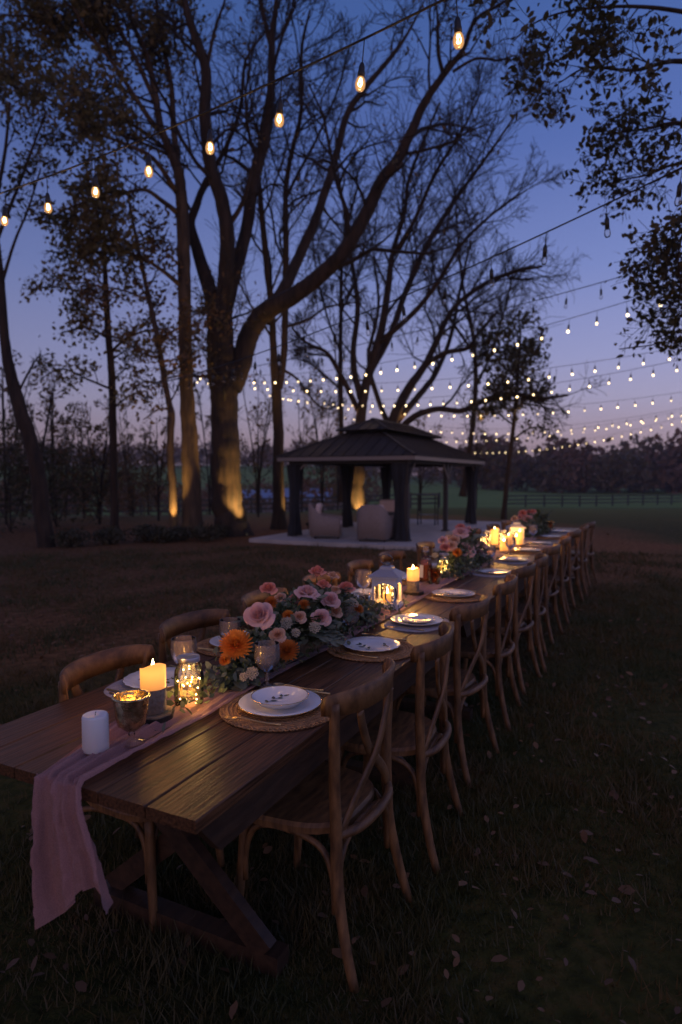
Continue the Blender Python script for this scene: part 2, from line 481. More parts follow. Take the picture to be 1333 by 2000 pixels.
# ------------------------------------------------------------------ ground
def nonuni(lo, hi, n, pw):
    t = np.linspace(-1, 1, n); m = np.sign(t) * np.abs(t) ** pw
    return np.where(m < 0, -m * lo, m * hi)
gx = nonuni(-900, 900, 141, 3.0)
gy = -20 + 1400 * np.linspace(0, 1, 150) ** 2.6
GX, GY = np.meshgrid(gx, gy)
GZ = ground_z(GX, GY)
gv = np.stack([GX, GY, GZ], -1).reshape(-1, 3)
nx_, ny_ = len(gx), len(gy)
ii = np.arange(nx_ * ny_).reshape(ny_, nx_)
gf = np.stack([ii[:-1, :-1], ii[:-1, 1:], ii[1:, 1:], ii[1:, :-1]], -1).reshape(-1, 4)
gme = bpy.data.meshes.new('ground'); gme.from_pydata(gv.tolist(), [], gf.tolist()); gme.materials.append(ground_mat)
gme.polygons.foreach_set('use_smooth', [True] * len(gme.polygons)); gme.update()
link('ground', gme)['kind'] = 'structure'

nr = np.random.default_rng(3)
def grass():
    N = 230000
    # density falls with distance from the viewer
    d = 1.2 + 13 * nr.random(N) ** 1.7
    a = (nr.random(N) - .5) * R(72)
    x = d * np.sin(a); y = d * np.cos(a)
    patch = np.sin(x * 2.1 + np.sin(y * 1.7)) * np.sin(y * 1.9 + 1.3 * np.sin(x * 1.3)) + .35 * nr.standard_normal(N)
    k = patch > -.45
    x, y, d = x[k], y[k], d[k]; N = len(x)
    clump = .55 + .5 * (np.sin(x * 5.3 + 2 * np.sin(y * 2.1)) * np.sin(y * 4.7 + 2 * np.sin(x * 1.9)) > -.1) + .45 * (np.sin(x * 13 + y * 3) * np.sin(y * 11 - x * 4) > .3)
    h = (.014 + .042 * nr.random(N) ** 1.5) * (1 + .04 * d) * clump; w = .0016 + .0010 * nr.random(N) + .0008 * d * .6
    th = nr.random(N) * 2 * PI; lean = .7 * nr.random(N) * h; la = nr.random(N) * 2 * PI
    cx, sx = np.cos(th) * w, np.sin(th) * w
    z0 = np.full(N, -.004)
    q = np.zeros((N, 3, 3))
    q[:, 0] = np.stack([x - cx, y - sx, z0], -1); q[:, 1] = np.stack([x + cx, y + sx, z0], -1)
    q[:, 2] = np.stack([x + lean * np.cos(la) * 1.6, y + lean * np.sin(la) * 1.6, h], -1)
    o = quads('grass', q, grass_mat, nv=3)
    tag(o, 'short dark grass of the lawn round the tables', 'grass', kind='stuff')
grass()
def leaf_shape(c, size, nrm_jit, rngn, flat=False, fold=.25, asp=.55):
    """(n,6,3) leaf outlines: pointed hexagon with a fold"""
    n = len(c)
    if flat:
        nrm = np.stack([rngn.normal(0, .35, n), rngn.normal(0, .35, n), np.ones(n)], -1)
    else:
        nrm = rngn.normal(0, 1, (n, 3)); nrm[:, 2] += nrm_jit
    nrm /= np.linalg.norm(nrm, axis=1)[:, None]
    r = rngn.normal(0, 1, (n, 3)); a = np.cross(nrm, r); a /= np.linalg.norm(a, axis=1)[:, None]
    b = np.cross(nrm, a)
    s = size[:, None]
    out = np.zeros((n, 6, 3))
    for i, (u_, v_, w_) in enumerate([(-.5, 0, 0), (-.15, -asp / 2, fold), (.25, -asp * .42, fold), (.55, 0, 0), (.25, asp * .42, fold), (-.15, asp / 2, fold)]):
        out[:, i] = c + s * (a * u_ + b * v_ + nrm * (w_ * .3))
    return out
def fallen():
    n = 2600
    d = 1.5 + 19 * nr.random(n) ** 1.1; a = (nr.random(n) - .5) * R(74)
    x = d * np.sin(a); y = d * np.cos(a)
    c = np.stack([x, y, .018 + .02 * nr.random(n)], -1)
    o = quads('fallen_leaves', leaf_shape(c, (.022 + .034 * nr.random(n) ** 2) * (1 + .03 * d), 0, nr, flat=True), leaf_fallen, nv=6)
    tag(o, 'dry brown leaves strewn over the lawn', 'leaves', kind='stuff')
fallen()
# ------------------------------------------------------------------ patio and gazebo
GO = Vector((1.48, 14.4, 0))
def GL(x, y, z=0):
    return GO + V * x + U * y + Vector((0, 0, z))
SLAB = 0.09
mb = MB(); mb.box(GL(-1.18, 3.1, SLAB / 2 - .03), (4.8, 8.2, SLAB + .06), RZ)
mb.obj('patio_slab', concrete)['kind'] = 'structure'

gaz = thing('gazebo', 'dark metal hardtop gazebo with two-tier roof standing on the patio slab', 'gazebo', GL(0, 0, SLAB), RZ)
GW, GLN = 2.98, 6.0
for (x, y) in ((0, 0), (-GW, 0), (0, 3), (-GW, 3), (0, GLN), (-GW, GLN)):
    mb = MB(); mb.box((x, y, .93), (.11, .11, 1.86)); mb.box((x, y, .02), (.18, .18, .04))
    mb.obj('post', post_metal, gaz)
# eaves beams
EZ = 1.86
for a, b in (((-GW - .25, -.25), (.25, -.25)), ((.25, -.25), (.25, GLN + .25)), ((.25, GLN + .25), (-GW - .25, GLN + .25)), ((-GW - .25, GLN + .25), (-GW - .25, -.25))):
    mb = MB(); mb.beam((*a, EZ + .02), (*b, EZ + .02), .05, .10); mb.obj('fascia', trim_metal, gaz)
for a, b in (((-GW, 0), (0, 0)), ((0, 0), (0, GLN)), ((0, GLN), (-GW, GLN)), ((-GW, GLN), (-GW, 0))):
    mb = MB(); mb.beam((*a, EZ - .05), (*b, EZ - .05), .06, .09); mb.obj('top_beam', post_metal, gaz)
# knee braces at the corner posts
for (x, y, dx, dy) in ((0, 0, 0, 1), (0, GLN, 0, -1), (0, 3, 0, 1), (0, 3, 0, -1), (-GW, 0, 1, 0), (0, 0, -1, 0)):
    mb = MB(); mb.beam((x + .05 * (dx == 0), y, EZ - .45), (x + .05 * (dx == 0) + dx * .38, y + dy * .38, EZ - .08), .035, .035)
    mb.obj('knee_brace', trim_metal, gaz)
def slope(p0, p1, q0, q1, w, name, parent):
    """hip roof slope: eave p0->p1, top edge q0->q1, laid with separate seamed panels"""
    p0, p1, q0, q1 = map(Vector, (p0, p1, q0, q1))
    e = (p1 - p0); L = e.length; e.normalize()
    inA = (q0 - p0).dot(e); inB = L - (q1 - p0).dot(e)
    up = (q0 - p0) - e * inA
    nrm = e.cross(up).normalized()
    if nrm.z < 0: nrm = -nrm
    n = max(2, round(L / w))
    hm = lambda x: min(1, x / inA if inA > 1e-6 else 1, (L - x) / inB if inB > 1e-6 else 1)
    for i in range(n):
        a, b = L * i / n + .004, L * (i + 1) / n - .004
        poly = [(a, 0), (b, 0)]
        xs = [b] + [x for x in sorted((inA, L - inB), reverse=True) if a < x < b] + [a]
        for x in xs:
            h = hm(x)
            if h > 1e-3: poly.append((x, h))
        pts = [p0 + e * x + up * h for x, h in poly]
        m = MB(); k = len(pts); vs = pts + [p + nrm * .014 for p in pts]
        fs = [tuple(range(k - 1, -1, -1)), tuple(range(k, 2 * k))] + [(j, (j + 1) % k, k + (j + 1) % k, k + j) for j in range(k)]
        m.add(vs, fs)
        h = hm(a)
        if h > .05: m.beam(pts[0] + nrm * .02, p0 + e * a + up * h + nrm * .02, .022, .028, nrm)
        m.obj(name, roof_metal, parent)
def hiproof(x0, x1, y0, y1, z0, X0, X1, Y0, Y1, z1, w, parent, ridge_name):
    c = [(x0, y0, z0), (x1, y0, z0), (x1, y1, z0), (x0, y1, z0)]; t = [(X0, Y0, z1), (X1, Y0, z1), (X1, Y1, z1), (X0, Y1, z1)]
    for i in range(4):
        j = (i + 1) % 4
        slope(c[i], c[j], t[i], t[j], w, 'roof_panel', parent)
        m = MB(); m.beam(Vector(c[i]) + Vector((0, 0, .02)), Vector(t[i]) + Vector((0, 0, .02)), .07, .04); m.obj('hip_cap', roof_metal, parent)
cx, cy = -GW / 2, GLN / 2
hiproof(-GW - .28, .28, -.28, GLN + .28, EZ + .06, cx - .42, cx + .42, cy - 1.95, cy + 1.95, 2.56, .30, gaz, 'hip_cap')
hiproof(cx - .68, cx + .68, cy - 2.2, cy + 2.2, 2.60, cx - .02, cx + .02, cy - 1.45, cy + 1.45, 2.90, .30, gaz, 'hip_cap')
m = MB(); m.beam((cx, cy - 1.5, 2.93), (cx, cy + 1.5, 2.93), .10, .05); m.obj('ridge_cap', roof_metal, gaz)
m = MB(); m.box((cx, cy, 2.56), (.8, 3.8, .09)); m.obj('vent_band', post_metal, gaz)
# gathered curtains at the posts
def curtain(x, y, seed, wide=1.0, dx=0, dy=0):
    r_ = random.Random(seed); n = 40; m = MB(); prof = []
    ph = [r_.random() * 6 for _ in range(4)]
    zs = np.linspace(0.03, EZ - .10, 22)
    vs = []
    for z in zs:
        f = z / EZ
        rad = .125 + .030 * math.cos(2 * PI * (f + .06)) + .05 * max(0, f - .85)
        rad *= wide
        for k in range(n):
            a = 2 * PI * k / n
            rr = rad * (1 + .22 * math.sin(7 * a + ph[0] + 1.5 * f) + .12 * math.sin(12 * a + ph[1] - f))
            vs.append((x + dx * (1 - f) + rr * math.cos(a), y + dy * (1 - f) + rr * math.sin(a), z))
    fs = [(i * n + k, i * n + (k + 1) % n, (i + 1) * n + (k + 1) % n, (i + 1) * n + k) for i in range(21) for k in range(n)]
    m.add(vs, fs); m.obj('curtain', netting, gaz, True)
for i, (x, y) in enumerate(((-.14, .02), (-GW + .06, .03), (-.05, GLN - .14), (-GW + .1, GLN - .1), (-GW + .04, 3.04))):
    curtain(x, y, i + 3, 1.25 if i in (0,) else 1.05)

# wicker armchairs, a side chair and a low table under the gazebo
def armchair(label, loc, rz, group):
    t = thing('wicker_armchair', label, 'armchair', loc, rz, group); t.scale = (.95, .95, .93)
    # U wall: opens to +y
    path = []; hts = []
    w, d = .36, .34
    pts = [(-w, d), (-w - .02, .1), (-w, -.15), (-w * .8, -.33), (-.12, -.40), (.12, -.40), (w * .8, -.33), (w, -.15), (w + .02, .1), (w, d)]
    hs = [.54, .57, .62, .84, .90, .90, .84, .62, .57, .54]
    P3 = crom([(x, y, h) for (x, y), h in zip(pts, hs)], 4)
    mb = MB(); vs = []; n = len(P3)
    for i, p in enumerate(P3):
        a = P3[max(0, i - 1)]; b = P3[min(n - 1, i + 1)]
        tx, ty = b[0] - a[0], b[1] - a[1]; l = math.hypot(tx, ty); nx, ny = ty / l, -tx / l
        u = i / (n - 1); zb = .05 + .05 * math.sin(PI * ((u * 3) % 1))
        lean = .10 * max(0, p[2] - .55)
        o1 = (p[0] - nx * -.05, p[1] - ny * -.05 - lean * 1.0); o2 = (p[0] + nx * -.05, p[1] + ny * -.05 - lean)
        vs += [(p[0] + nx * .05, p[1] + ny * .05, zb), (o1[0], o1[1], p[2] - .03), (p[0], p[1] - lean, p[2]), (o2[0], o2[1], p[2] - .03), (p[0] - nx * .05, p[1] - ny * .05, zb)]
    fs = []
    for i in range(n - 1):
        for k in range(5):
            fs.append((i * 5 + k, i * 5 + (k + 1) % 5, (i + 1) * 5 + (k + 1) % 5, (i + 1) * 5 + k))
    fs += [(4, 3, 2, 1, 0), tuple((n - 1) * 5 + k for k in range(5))]
    mb.add(vs, fs); mb.obj('woven_shell', wicker, t, True)
    mb = MB(); mb.box((0, .02, .20), (.66, .66, .22)); mb.obj('seat_base', wicker, t)
    mb = MB(); mb.lathe([(.05, 0), (.40, .01), (.44, .06), (.40, .12), (.05, .13)], 4, (0, 0, 0)); 
    me = MB(); me.v = [(Matrix.Rotation(PI / 4, 3, 'Z') @ Vector(p)) + Vector((0, .04, .31)) for p in mb.v]; me.f = mb.f; me.m = mb.m
    me.obj('seat_cushion', cushion, t)
    mb = MB(); M = Matrix.Rotation(R(-14), 3, 'X'); mb.box((0, -.25, .66), (.52, .13, .46), M=M); o = mb.obj('back_cushion', cushion, t)
    bv = o.modifiers.new('b', 'BEVEL'); bv.width = .05; bv.segments = 3
    for sx in (-.3, .3):
        for sy in (-.28, .28):
            mb = MB(); mb.lathe([(.02, 0), (.028, .1)], 8, (sx, sy, 0)); mb.obj('foot', post_metal, t)
    return t
armchair('grey wicker armchair seen from the side, at the gazebo edge', GL(-2.0, .0, SLAB), RZ - R(68), 'armchairs under the gazebo')
armchair('grey wicker armchair with its woven back turned to the dinner table', GL(-.70, -.15, SLAB), RZ + R(8), 'armchairs under the gazebo')
armchair('wicker armchair behind the low gazebo table, in front of the lit trunk', GL(-1.55, 2.5, SLAB), RZ + R(175), 'armchairs under the gazebo')
ft = thing('low_table', 'round wicker low table between the gazebo armchairs', 'table', GL(-1.25, 1.35, SLAB), RZ)
mb = MB(); mb.lathe([(.30, .02), (.27, .25), (.33, .50)], 28); mb.obj('base', wicker, ft, True)
mb = MB(); mb.lathe([(.40, .50), (.42, .515), (.42, .545), (.40, .56), (0.02, .56)], 28); mb.obj('top', post_metal, ft)
bt = thing('bar_table', 'tall dark side table by the rear curtain of the gazebo', 'table', GL(-1.15, 5.0, SLAB), RZ)
mb = MB(); mb.box((0, 0, .90), (.62, .36, .03)); mb.obj('top', post_metal, bt)
for sx in (-.27, .27):
    for sy in (-.14, .14):
        mb = MB(); mb.box((sx, sy, .44), (.03, .03, .88)); mb.obj('leg', post_metal, bt)
mb = MB(); mb.box((0, 0, .30), (.54, .28, .02)); mb.obj('shelf', post_metal, bt)

# ------------------------------------------------------------------ garden uplights
def uplight(loc, target, energy, label, size=40, lens=True):
    loc = Vector(loc); t = thing('garden_uplight', label, 'lamp', loc, 0, 'garden uplights at the trees')
    d = (Vector(target) - loc - Vector((0, 0, .12))).normalized()
    M = d.to_track_quat('Z', 'Y').to_matrix()
    mb = MB(); mb.lathe([(.010, -.1), (.012, .06)], 8); mb.obj('stake', iron, t)
    mb = MB(); mb.lathe([(.03, -.06), (.045, -.03), (.05, .06), (.056, .07), (.056, .05), (.047, .045)], 16, close=False)
    mb.v = [M @ Vector(p) + Vector((0, 0, .12)) for p in mb.v]; mb.obj('housing', iron, t, True)
    mb = MB(); mb.lathe([(.046, .052), (.03, .062), (.001, .066)], 16, close=False)
    mb.v = [M @ Vector(p) + Vector((0, 0, .12)) for p in mb.v]; mb.obj('lens', lens_mat, t, True)
    ld = bpy.data.lights.new('uplight_beam', 'SPOT'); ld.energy = energy; ld.color = (1, .60, .18); ld.spot_size = R(size); ld.spot_blend = .7; ld.shadow_soft_size = .03
    lo = bpy.data.objects.new('uplight_beam', ld); COL.objects.link(lo); lo.parent = t
    lo.location = Vector((0, 0, .12)) + d * .09; lo.rotation_euler = (-d).to_track_quat('Z', 'Y').to_euler()
    return t

# ------------------------------------------------------------------ trees
class Tubes:
    """fast tube collector"""
    def __init__(self): self.V = []; self.F = []; self.n = 0
    def add(self, pts, rad, sides, rough=0, rg=None):
        pts = np.asarray(pts, float); rad = np.asarray(rad, float); m = len(pts)
        t = np.gradient(pts, axis=0); t /= np.linalg.norm(t, axis=1)[:, None] + 1e-9
        ref = np.array([.31, .22, .1]) if abs(t[0, 2]) > .7 else np.array([.05, .1, 1.])
        s = np.cross(t, ref); s /= np.linalg.norm(s, axis=1)[:, None] + 1e-9
        u = np.cross(s, t)
        a = np.arange(sides) * 2 * PI / sides
        rad = np.repeat(rad[:, None], sides, 1)
        if rough:
            rid = rg.normal(0, 1, sides)[None] * .7 + np.cumsum(rg.normal(0, .35, rad.shape), 0) * .5 + rg.normal(0, .5, rad.shape)
            rad = rad * (1 + rough * np.clip(rid, -2.2, 2.2))
        v = pts[:, None] + rad[:, :, None] * (s[:, None] * np.cos(a)[None, :, None] + u[:, None] * np.sin(a)[None, :, None])
        self.V.append(v.reshape(-1, 3))
        i = np.arange(m - 1)[:, None] * sides; k = np.arange(sides)[None]; k2 = (k + 1) % sides
        f = np.stack([i + k, i + k2, i + sides + k2, i + sides + k], -1).reshape(-1, 4) + self.n
        self.F.append(f); self.n += m * sides
    def obj(self, name, mat, parent):
        v = np.concatenate(self.V); f = np.concatenate(self.F)
        me = bpy.data.meshes.new(name)
        me.vertices.add(len(v)); me.vertices.foreach_set('co', v.astype(np.float32).ravel())
        me.loops.add(len(f) * 4); me.loops.foreach_set('vertex_index', f.astype(np.int32).ravel())
        me.polygons.add(len(f)); me.polygons.foreach_set('loop_start', np.arange(0, len(f) * 4, 4, dtype=np.int32)); me.polygons.foreach_set('loop_total', np.full(len(f), 4, dtype=np.int32))
        me.polygons.foreach_set('use_smooth', np.ones(len(f), dtype=bool))
        me.materials.append(mat); me.update(calc_edges=True)
        return link(name, me, parent)
def rot_about(v, ax, a):
    return v * math.cos(a) + np.cross(ax, v) * math.sin(a) + ax * np.dot(ax, v) * (1 - math.cos(a))
def grow(tb, start, d, L, r0, lev, sp, rg, tips):
    seg = 5 if lev < 2 else 4
    pts = [start]; p = start.copy(); d = d / np.linalg.norm(d)
    for i in range(seg):
        d = d + rg.normal(0, sp['wig'], 3) + np.array([0, 0, sp['up'] * (.12 if lev < 3 else .05)])
        d /= np.linalg.norm(d); p = p + d * (L / seg); pts.append(p)
    rad = np.linspace(r0, max(r0 * .3, sp['rmin']), seg + 1)
    tb.add(pts, rad, 5 if lev == 0 else (4 if lev == 1 else 3))
    if lev >= sp['lev']:
        tips.extend(pts[1:]); return
    spawn(tb, pts, rad, L, lev + 1, sp, rg, tips, .25)
def spawn(tb, pts, rad, L, lev, sp, rg, tips, f0):
    n = sp['n'][lev - 1] if lev - 1 < len(sp['n']) else 3
    n = max(1, int(round(n * (0.7 + .6 * rg.random()))))
    pts = np.asarray(pts)
    for k in range(n):
        f = f0 + (1 - f0) * (k + rg.random()) / n
        x = f * (len(pts) - 1); i = min(int(x), len(pts) - 2); w = x - i
        p = pts[i] * (1 - w) + pts[i + 1] * w; r = rad[i] * (1 - w) + rad[i + 1] * w
        t = pts[i + 1] - pts[i]; t /= np.linalg.norm(t) + 1e-9
        ax = np.cross(t, rg.normal(0, 1, 3)); ax /= np.linalg.norm(ax) + 1e-9
        d = rot_about(t, ax, R(sp['ang'][0] + (sp['ang'][1] - sp['ang'][0]) * rg.random()))
        d[2] += sp['up'] * .5
        if sp.get('squash'): d[1] *= sp['squash']
        ln = L * sp['len'] * (1.15 - .6 * f) * (.65 + .7 * rg.random())
        ln = min(ln, sp.get('lmax', 9))
        if ln < .12: continue
        grow(tb, p, d, ln, max(min(r * .62, ln * .022 + .004), sp['rmin']), lev, sp, rg, tips)
    if lev - 1 < sp['lev']: tips.append(pts[-1])
BARE = dict(n=(9, 7, 5, 4), len=.50, ang=(22, 52), up=.32, wig=.11, rmin=.006, lev=3, lmax=3.2)
def limb_path(spec, n=5):
    """spec: list of (px, py, distance, width_px); returns 3-D path and radii"""
    q = []
    for (px, py, d, w) in spec:
        p = P(px, py, d); q.append((p.x, p.y, p.z, w * d / 1250 / 2))
    c = np.array(crom(q, n))
    return c[:, :3], np.maximum(c[:, 3], .006)
def tree(name, label, limbs, sp, seed, cat='tree', group=None, leaves=None, mat=None, base=None, tmat=None, spawn_from=.3, skip=()):
    """limbs[0] is the trunk; leaves = (count per tip, size, spread, material, keep)"""
    rg = np.random.default_rng(seed)
    b = P(*limbs[0][0][:3]) if limbs else Vector(base)
    t = thing(name, label, cat, b, 0, group)
    tr = Tubes(); tw = Tubes(); tips = []
    for li, spec in enumerate(limbs):
        pts, rad = limb_path(spec, 9 if li < 2 else 6)
        wob = rg.normal(0, 1, pts.shape).cumsum(0) * .004; wob -= np.linspace(0, 1, len(pts))[:, None] * wob[-1]
        pts = pts + wob * rad[:, None] * 10 - np.array(b)
        if li == 0:
            rad = rad.copy(); rad[:3] *= np.array([1.35, 1.16, 1.05])[:len(rad[:3])]; pts[0, 2] -= .12
        tr.add(pts, rad, 22 if rad[0] > .25 else (14 if rad[0] > .1 else 8), .05 if rad[0] > .1 else .03, rg)
        L = np.linalg.norm(np.diff(pts, axis=0), axis=1).sum()
        if li not in skip:
            spawn(tw, pts, rad * .8, min(L * .55, sp.get('l0', 3.5)), 1, sp, rg, tips, spawn_from if li else max(spawn_from, .45))
    tr.obj('trunk', tmat or bark, t)
    if tw.V:
        cr = tw.obj('crown', mat or twig_mat, t)
        if leaves and tips:
            k, size, spread, lm, keep = leaves
            tp = np.array(tips); tp = tp[rg.random(len(tp)) < keep]
            c = np.repeat(tp, k, 0) + rg.normal(0, spread, (len(tp) * k, 3))
            sz = size * (.6 + .8 * rg.random(len(c)))
            o = quads('foliage', leaf_shape(c, sz, .3, rg), lm, t, nv=6)
    return t

D1 = 16.9
big = [
  [(455, 1046, D1, 66), (450, 980, D1, 58), (446, 880, D1, 53), (440, 790, D1, 51), (436, 720, D1, 54), (430, 650, D1, 50), (432, 590, D1, 44)],
  [(452, 760, D1, 40), (478, 700, D1, 38), (500, 640, D1, 36), (530, 606, D1 - .2, 36), (585, 578, D1 - .4, 32), (650, 525, D1 - .7, 29), (685, 485, D1 - .9, 27), (720, 420, D1 - 1, 24), (745, 360, D1 - 1.1, 22), (778, 318, D1 - 1.2, 21), (800, 270, D1 - 1.3, 18), (830, 205, D1 - 1.4, 15), (868, 148, D1 - 1.5, 12), (905, 100, D1 - 1.6, 9), (930, 40, D1 - 1.6, 7), (985, 4, D1 - 1.7, 5), (1040, -40, D1 - 1.7, 3)],
  [(515, 625, D1, 30), (556, 562, D1 + .3, 23), (590, 490, D1 + .6, 20), (620, 420, D1 + .8, 17), (645, 350, D1 + 1, 15), (662, 290, D1 + 1.1, 13), (680, 220, D1 + 1.2, 12), (720, 165, D1 + 1.3, 10), (770, 105, D1 + 1.3, 8), (800, 60, D1 + 1.4, 5), (830, 0, D1 + 1.4, 3)],
  [(424, 640, D1, 34), (411, 575, D1 + .2, 28), (389, 502, D1 + .4, 22), (372, 438, D1 + .6, 17), (386, 395, D1 + .7, 14), (402, 352, D1 + .8, 11), (440, 290, D1 + 1, 8), (470, 210, D1 + 1, 7), (480, 120, D1 + 1, 5), (520, 60, D1 + 1, 3)],
  [(436, 610, D1, 34), (442, 555, D1 - .2, 30), (446, 463, D1 - .4, 27), (434, 390, D1 - .5, 25), (411, 317, D1 - .6, 23), (402, 220, D1 - .7, 21), (404, 137, D1 - .8, 18), (379, 63, D1 - .9, 15), (360, 0, D1 - .9, 12), (348, -80, D1 - 1, 8)],
  [(438, 612, D1, 32), (456, 548, D1 + .1, 26), (479, 454, D1 + .3, 24), (491, 380, D1 + .4, 22), (506, 317, D1 + .5, 20), (518, 268, D1 + .5, 19), (527, 195, D1 + .6, 17), (530, 88, D1 + .7, 14), (538, 20, D1 + .7, 10), (548, -60, D1 + .7, 6)],
  [(448, 440, D1 - .4, 10), (470, 405, D1 - .5, 9), (482, 370, D1 - .6, 8), (500, 300, D1 - .6, 6)],
  [(530, 90, D1 + .7, 10), (520, 50, D1 + .8, 9), (510, 5, D1 + .8, 7), (500, -50, D1 + .8, 4)],
  [(405, 130, D1 - .8, 8), (420, 60, D1 - .9, 6), (440, 0, D1 - 1, 4)],
  [(867, 150, D1 - 1.5, 8), (856, 100, D1 - 1.6, 7), (855, 40, D1 - 1.7, 5), (850, -20, D1 - 1.7, 3)],
  [(885, 140, D1 - 1.5, 6), (930, 115, D1 - 1.6, 5), (975, 118, D1 - 1.7, 4), (1010, 110, D1 - 1.8, 3), (1030, 150, D1 - 1.9, 2.5), (1075, 180, D1 - 2, 2)],
]
tree('big_tree', 'massive dark tree with spreading limbs, its trunk lit amber at the foot', big, dict(BARE, n=(11, 8, 5), lev=3, l0=5.0, lmax=3.8, len=.58, wig=.24, up=.2, ang=(25, 65), rmin=.0065), 11, leaves=(1, .10, .12, leaf_brown, .07))
# tufts of leaves that cling to the big trunk
D2 = 19.0
t2 = [
  [(545, 1030, D2, 26), (544, 940, D2, 21), (543, 860, D2, 20), (541, 790, D2, 19), (536, 720, D2, 16), (533, 683, D2, 13), (530, 610, D2, 12), (518, 488, D2, 11), (508, 380, D2, 9), (505, 300, D2, 7), (520, 200, D2, 5), (540, 120, D2, 3)],
  [(545, 760, D2, 16), (555, 700, D2, 14), (557, 640, D2, 13), (560, 488, D2, 12), (560, 371, D2, 10), (572, 293, D2, 9), (589, 220, D2, 8), (590, 98, D2, 6), (606, 20, D2, 4)],
  [(560, 385, D2, 7), (584, 337, D2 + .3, 6), (623, 263, D2 + .5, 5), (662, 171, D2 + .7, 4), (680, 100, D2 + .8, 3)],
  [(555, 640, D2, 6), (600, 625, D2 + .3, 5), (640, 600, D2 + .4, 4), (700, 590, D2 + .5, 3)],
  [(548, 720, D2, 7), (580, 740, D2 + .4, 5), (620, 790, D2 + .6, 4), (650, 800, D2 + .6, 3)],
]
tree('twin_stem_tree', 'tall slender twin-stemmed tree just behind the massive tree', t2, dict(BARE, n=(12, 8, 5), lev=3, l0=5.0, lmax=3.6, len=.58, rmin=.007, wig=.2), 12)
D3 = 16.6
t3 = [
  [(374, 1050, D3, 40), (370, 960, D3, 34), (364, 860, D3, 30), (359, 760, D3, 27), (357, 640, D3, 25), (356, 500, D3, 24), (350, 400, D3, 22), (344, 338, D3, 20), (326, 285, D3, 16), (312, 250, D3, 14), (304, 189, D3, 12), (287, 111, D3, 10), (263, 54, D3, 8), (235, -20, D3, 6)],
  [(346, 345, D3, 15), (338, 253, D3 + .3, 12), (333, 169, D3 + .4, 10), (317, 84, D3 + .5, 8), (305, 0, D3 + .5, 6), (300, -60, D3, 4)],
  [(306, 205, D3, 10), (270, 125, D3 - .4, 8), (243, 74, D3 - .6, 7), (216, 10, D3 - .7, 5), (200, -50, D3, 4)],
  [(318, 262, D3, 12), (294, 236, D3 - .3, 10), (250, 169, D3 - .6, 8), (216, 118, D3 - .8, 7), (169, 61, D3 - 1, 6), (135, 10, D3 - 1, 5), (70, 30, D3 - 1, 4), (0, 30, D3 - 1, 3)],
  [(352, 420, D3, 12), (320, 395, D3 - .4, 9), (280, 370, D3 - .8, 7), (220, 385, D3 - 1, 5), (150, 400, D3 - 1.2, 4), (90, 430, D3 - 1.2, 3)],
  [(355, 560, D3, 10), (320, 530, D3 - .5, 8), (270, 500, D3 - .8, 6), (210, 490, D3 - 1, 4), (150, 500, D3 - 1, 3)],
  [(348, 380, D3, 10), (300, 310, D3 - .9, 8), (240, 280, D3 - 1.2, 6), (170, 250, D3 - 1.5, 5), (90, 190, D3 - 1.5, 4), (30, 170, D3 - 1.5, 3)],
  [(335, 300, D3, 8), (270, 250, D3 + 1, 7), (180, 200, D3 + 1.4, 6), (110, 130, D3 + 1.5, 4), (50, 100, D3 + 1.5, 3)],
]
LEAFY = dict(BARE, n=(11, 7, 5), lev=3, l0=3.6, lmax=2.6, up=.05, ang=(30, 70), len=.55, rmin=.007)
tree('leafy_tree', 'straight-stemmed tree with olive leaves beside the massive trunk', t3, LEAFY, 13, leaves=(2, .12, .15, leaf_olive, .65), tmat=bark2, spawn_from=.35)
D4 = 16.3
t4 = [
  [(341, 1050, D4, 19), (340, 1000, D4, 17), (337, 930, D4, 16), (334, 870, D4, 15), (337, 810, D4, 16), (333, 790, D4, 13), (322, 730, D4, 12), (308, 650, D4, 11), (290, 570, D4, 9), (275, 500, D4, 8), (262, 440, D4, 6), (250, 380, D4, 4)],
  [(318, 700, D4, 5), (280, 690, D4 - .4, 4), (230, 660, D4 - .7, 3), (190, 650, D4 - .8, 2)],
  [(312, 660, D4, 5), (350, 640, D4 - .3, 4), (390, 610, D4 - .5, 3), (425, 620, D4 - .8, 2.5)],
  [(328, 760, D4, 4), (290, 745, D4 - .4, 3), (250, 760, D4 - .6, 2)],
  [(295, 590, D4, 5), (250, 570, D4 - .4, 4), (200, 560, D4 - .6, 3), (120, 545, D4 - .7, 2)],
  [(333, 800, D4, 4), (310, 800, D4 - .3, 3), (280, 820, D4 - .5, 2)],
]
SMALL = dict(BARE, n=(10, 6, 4), lev=3, l0=2.6, lmax=1.9, up=.05, ang=(30, 75), len=.55, rmin=.004)
tree('slim_tree', 'slim crooked tree whose lower stem glows in the uplight', t4, SMALL, 14, leaves=(2, .12, .13, leaf_brown, .5), tmat=bark2, spawn_from=.2)
D5 = 17.6
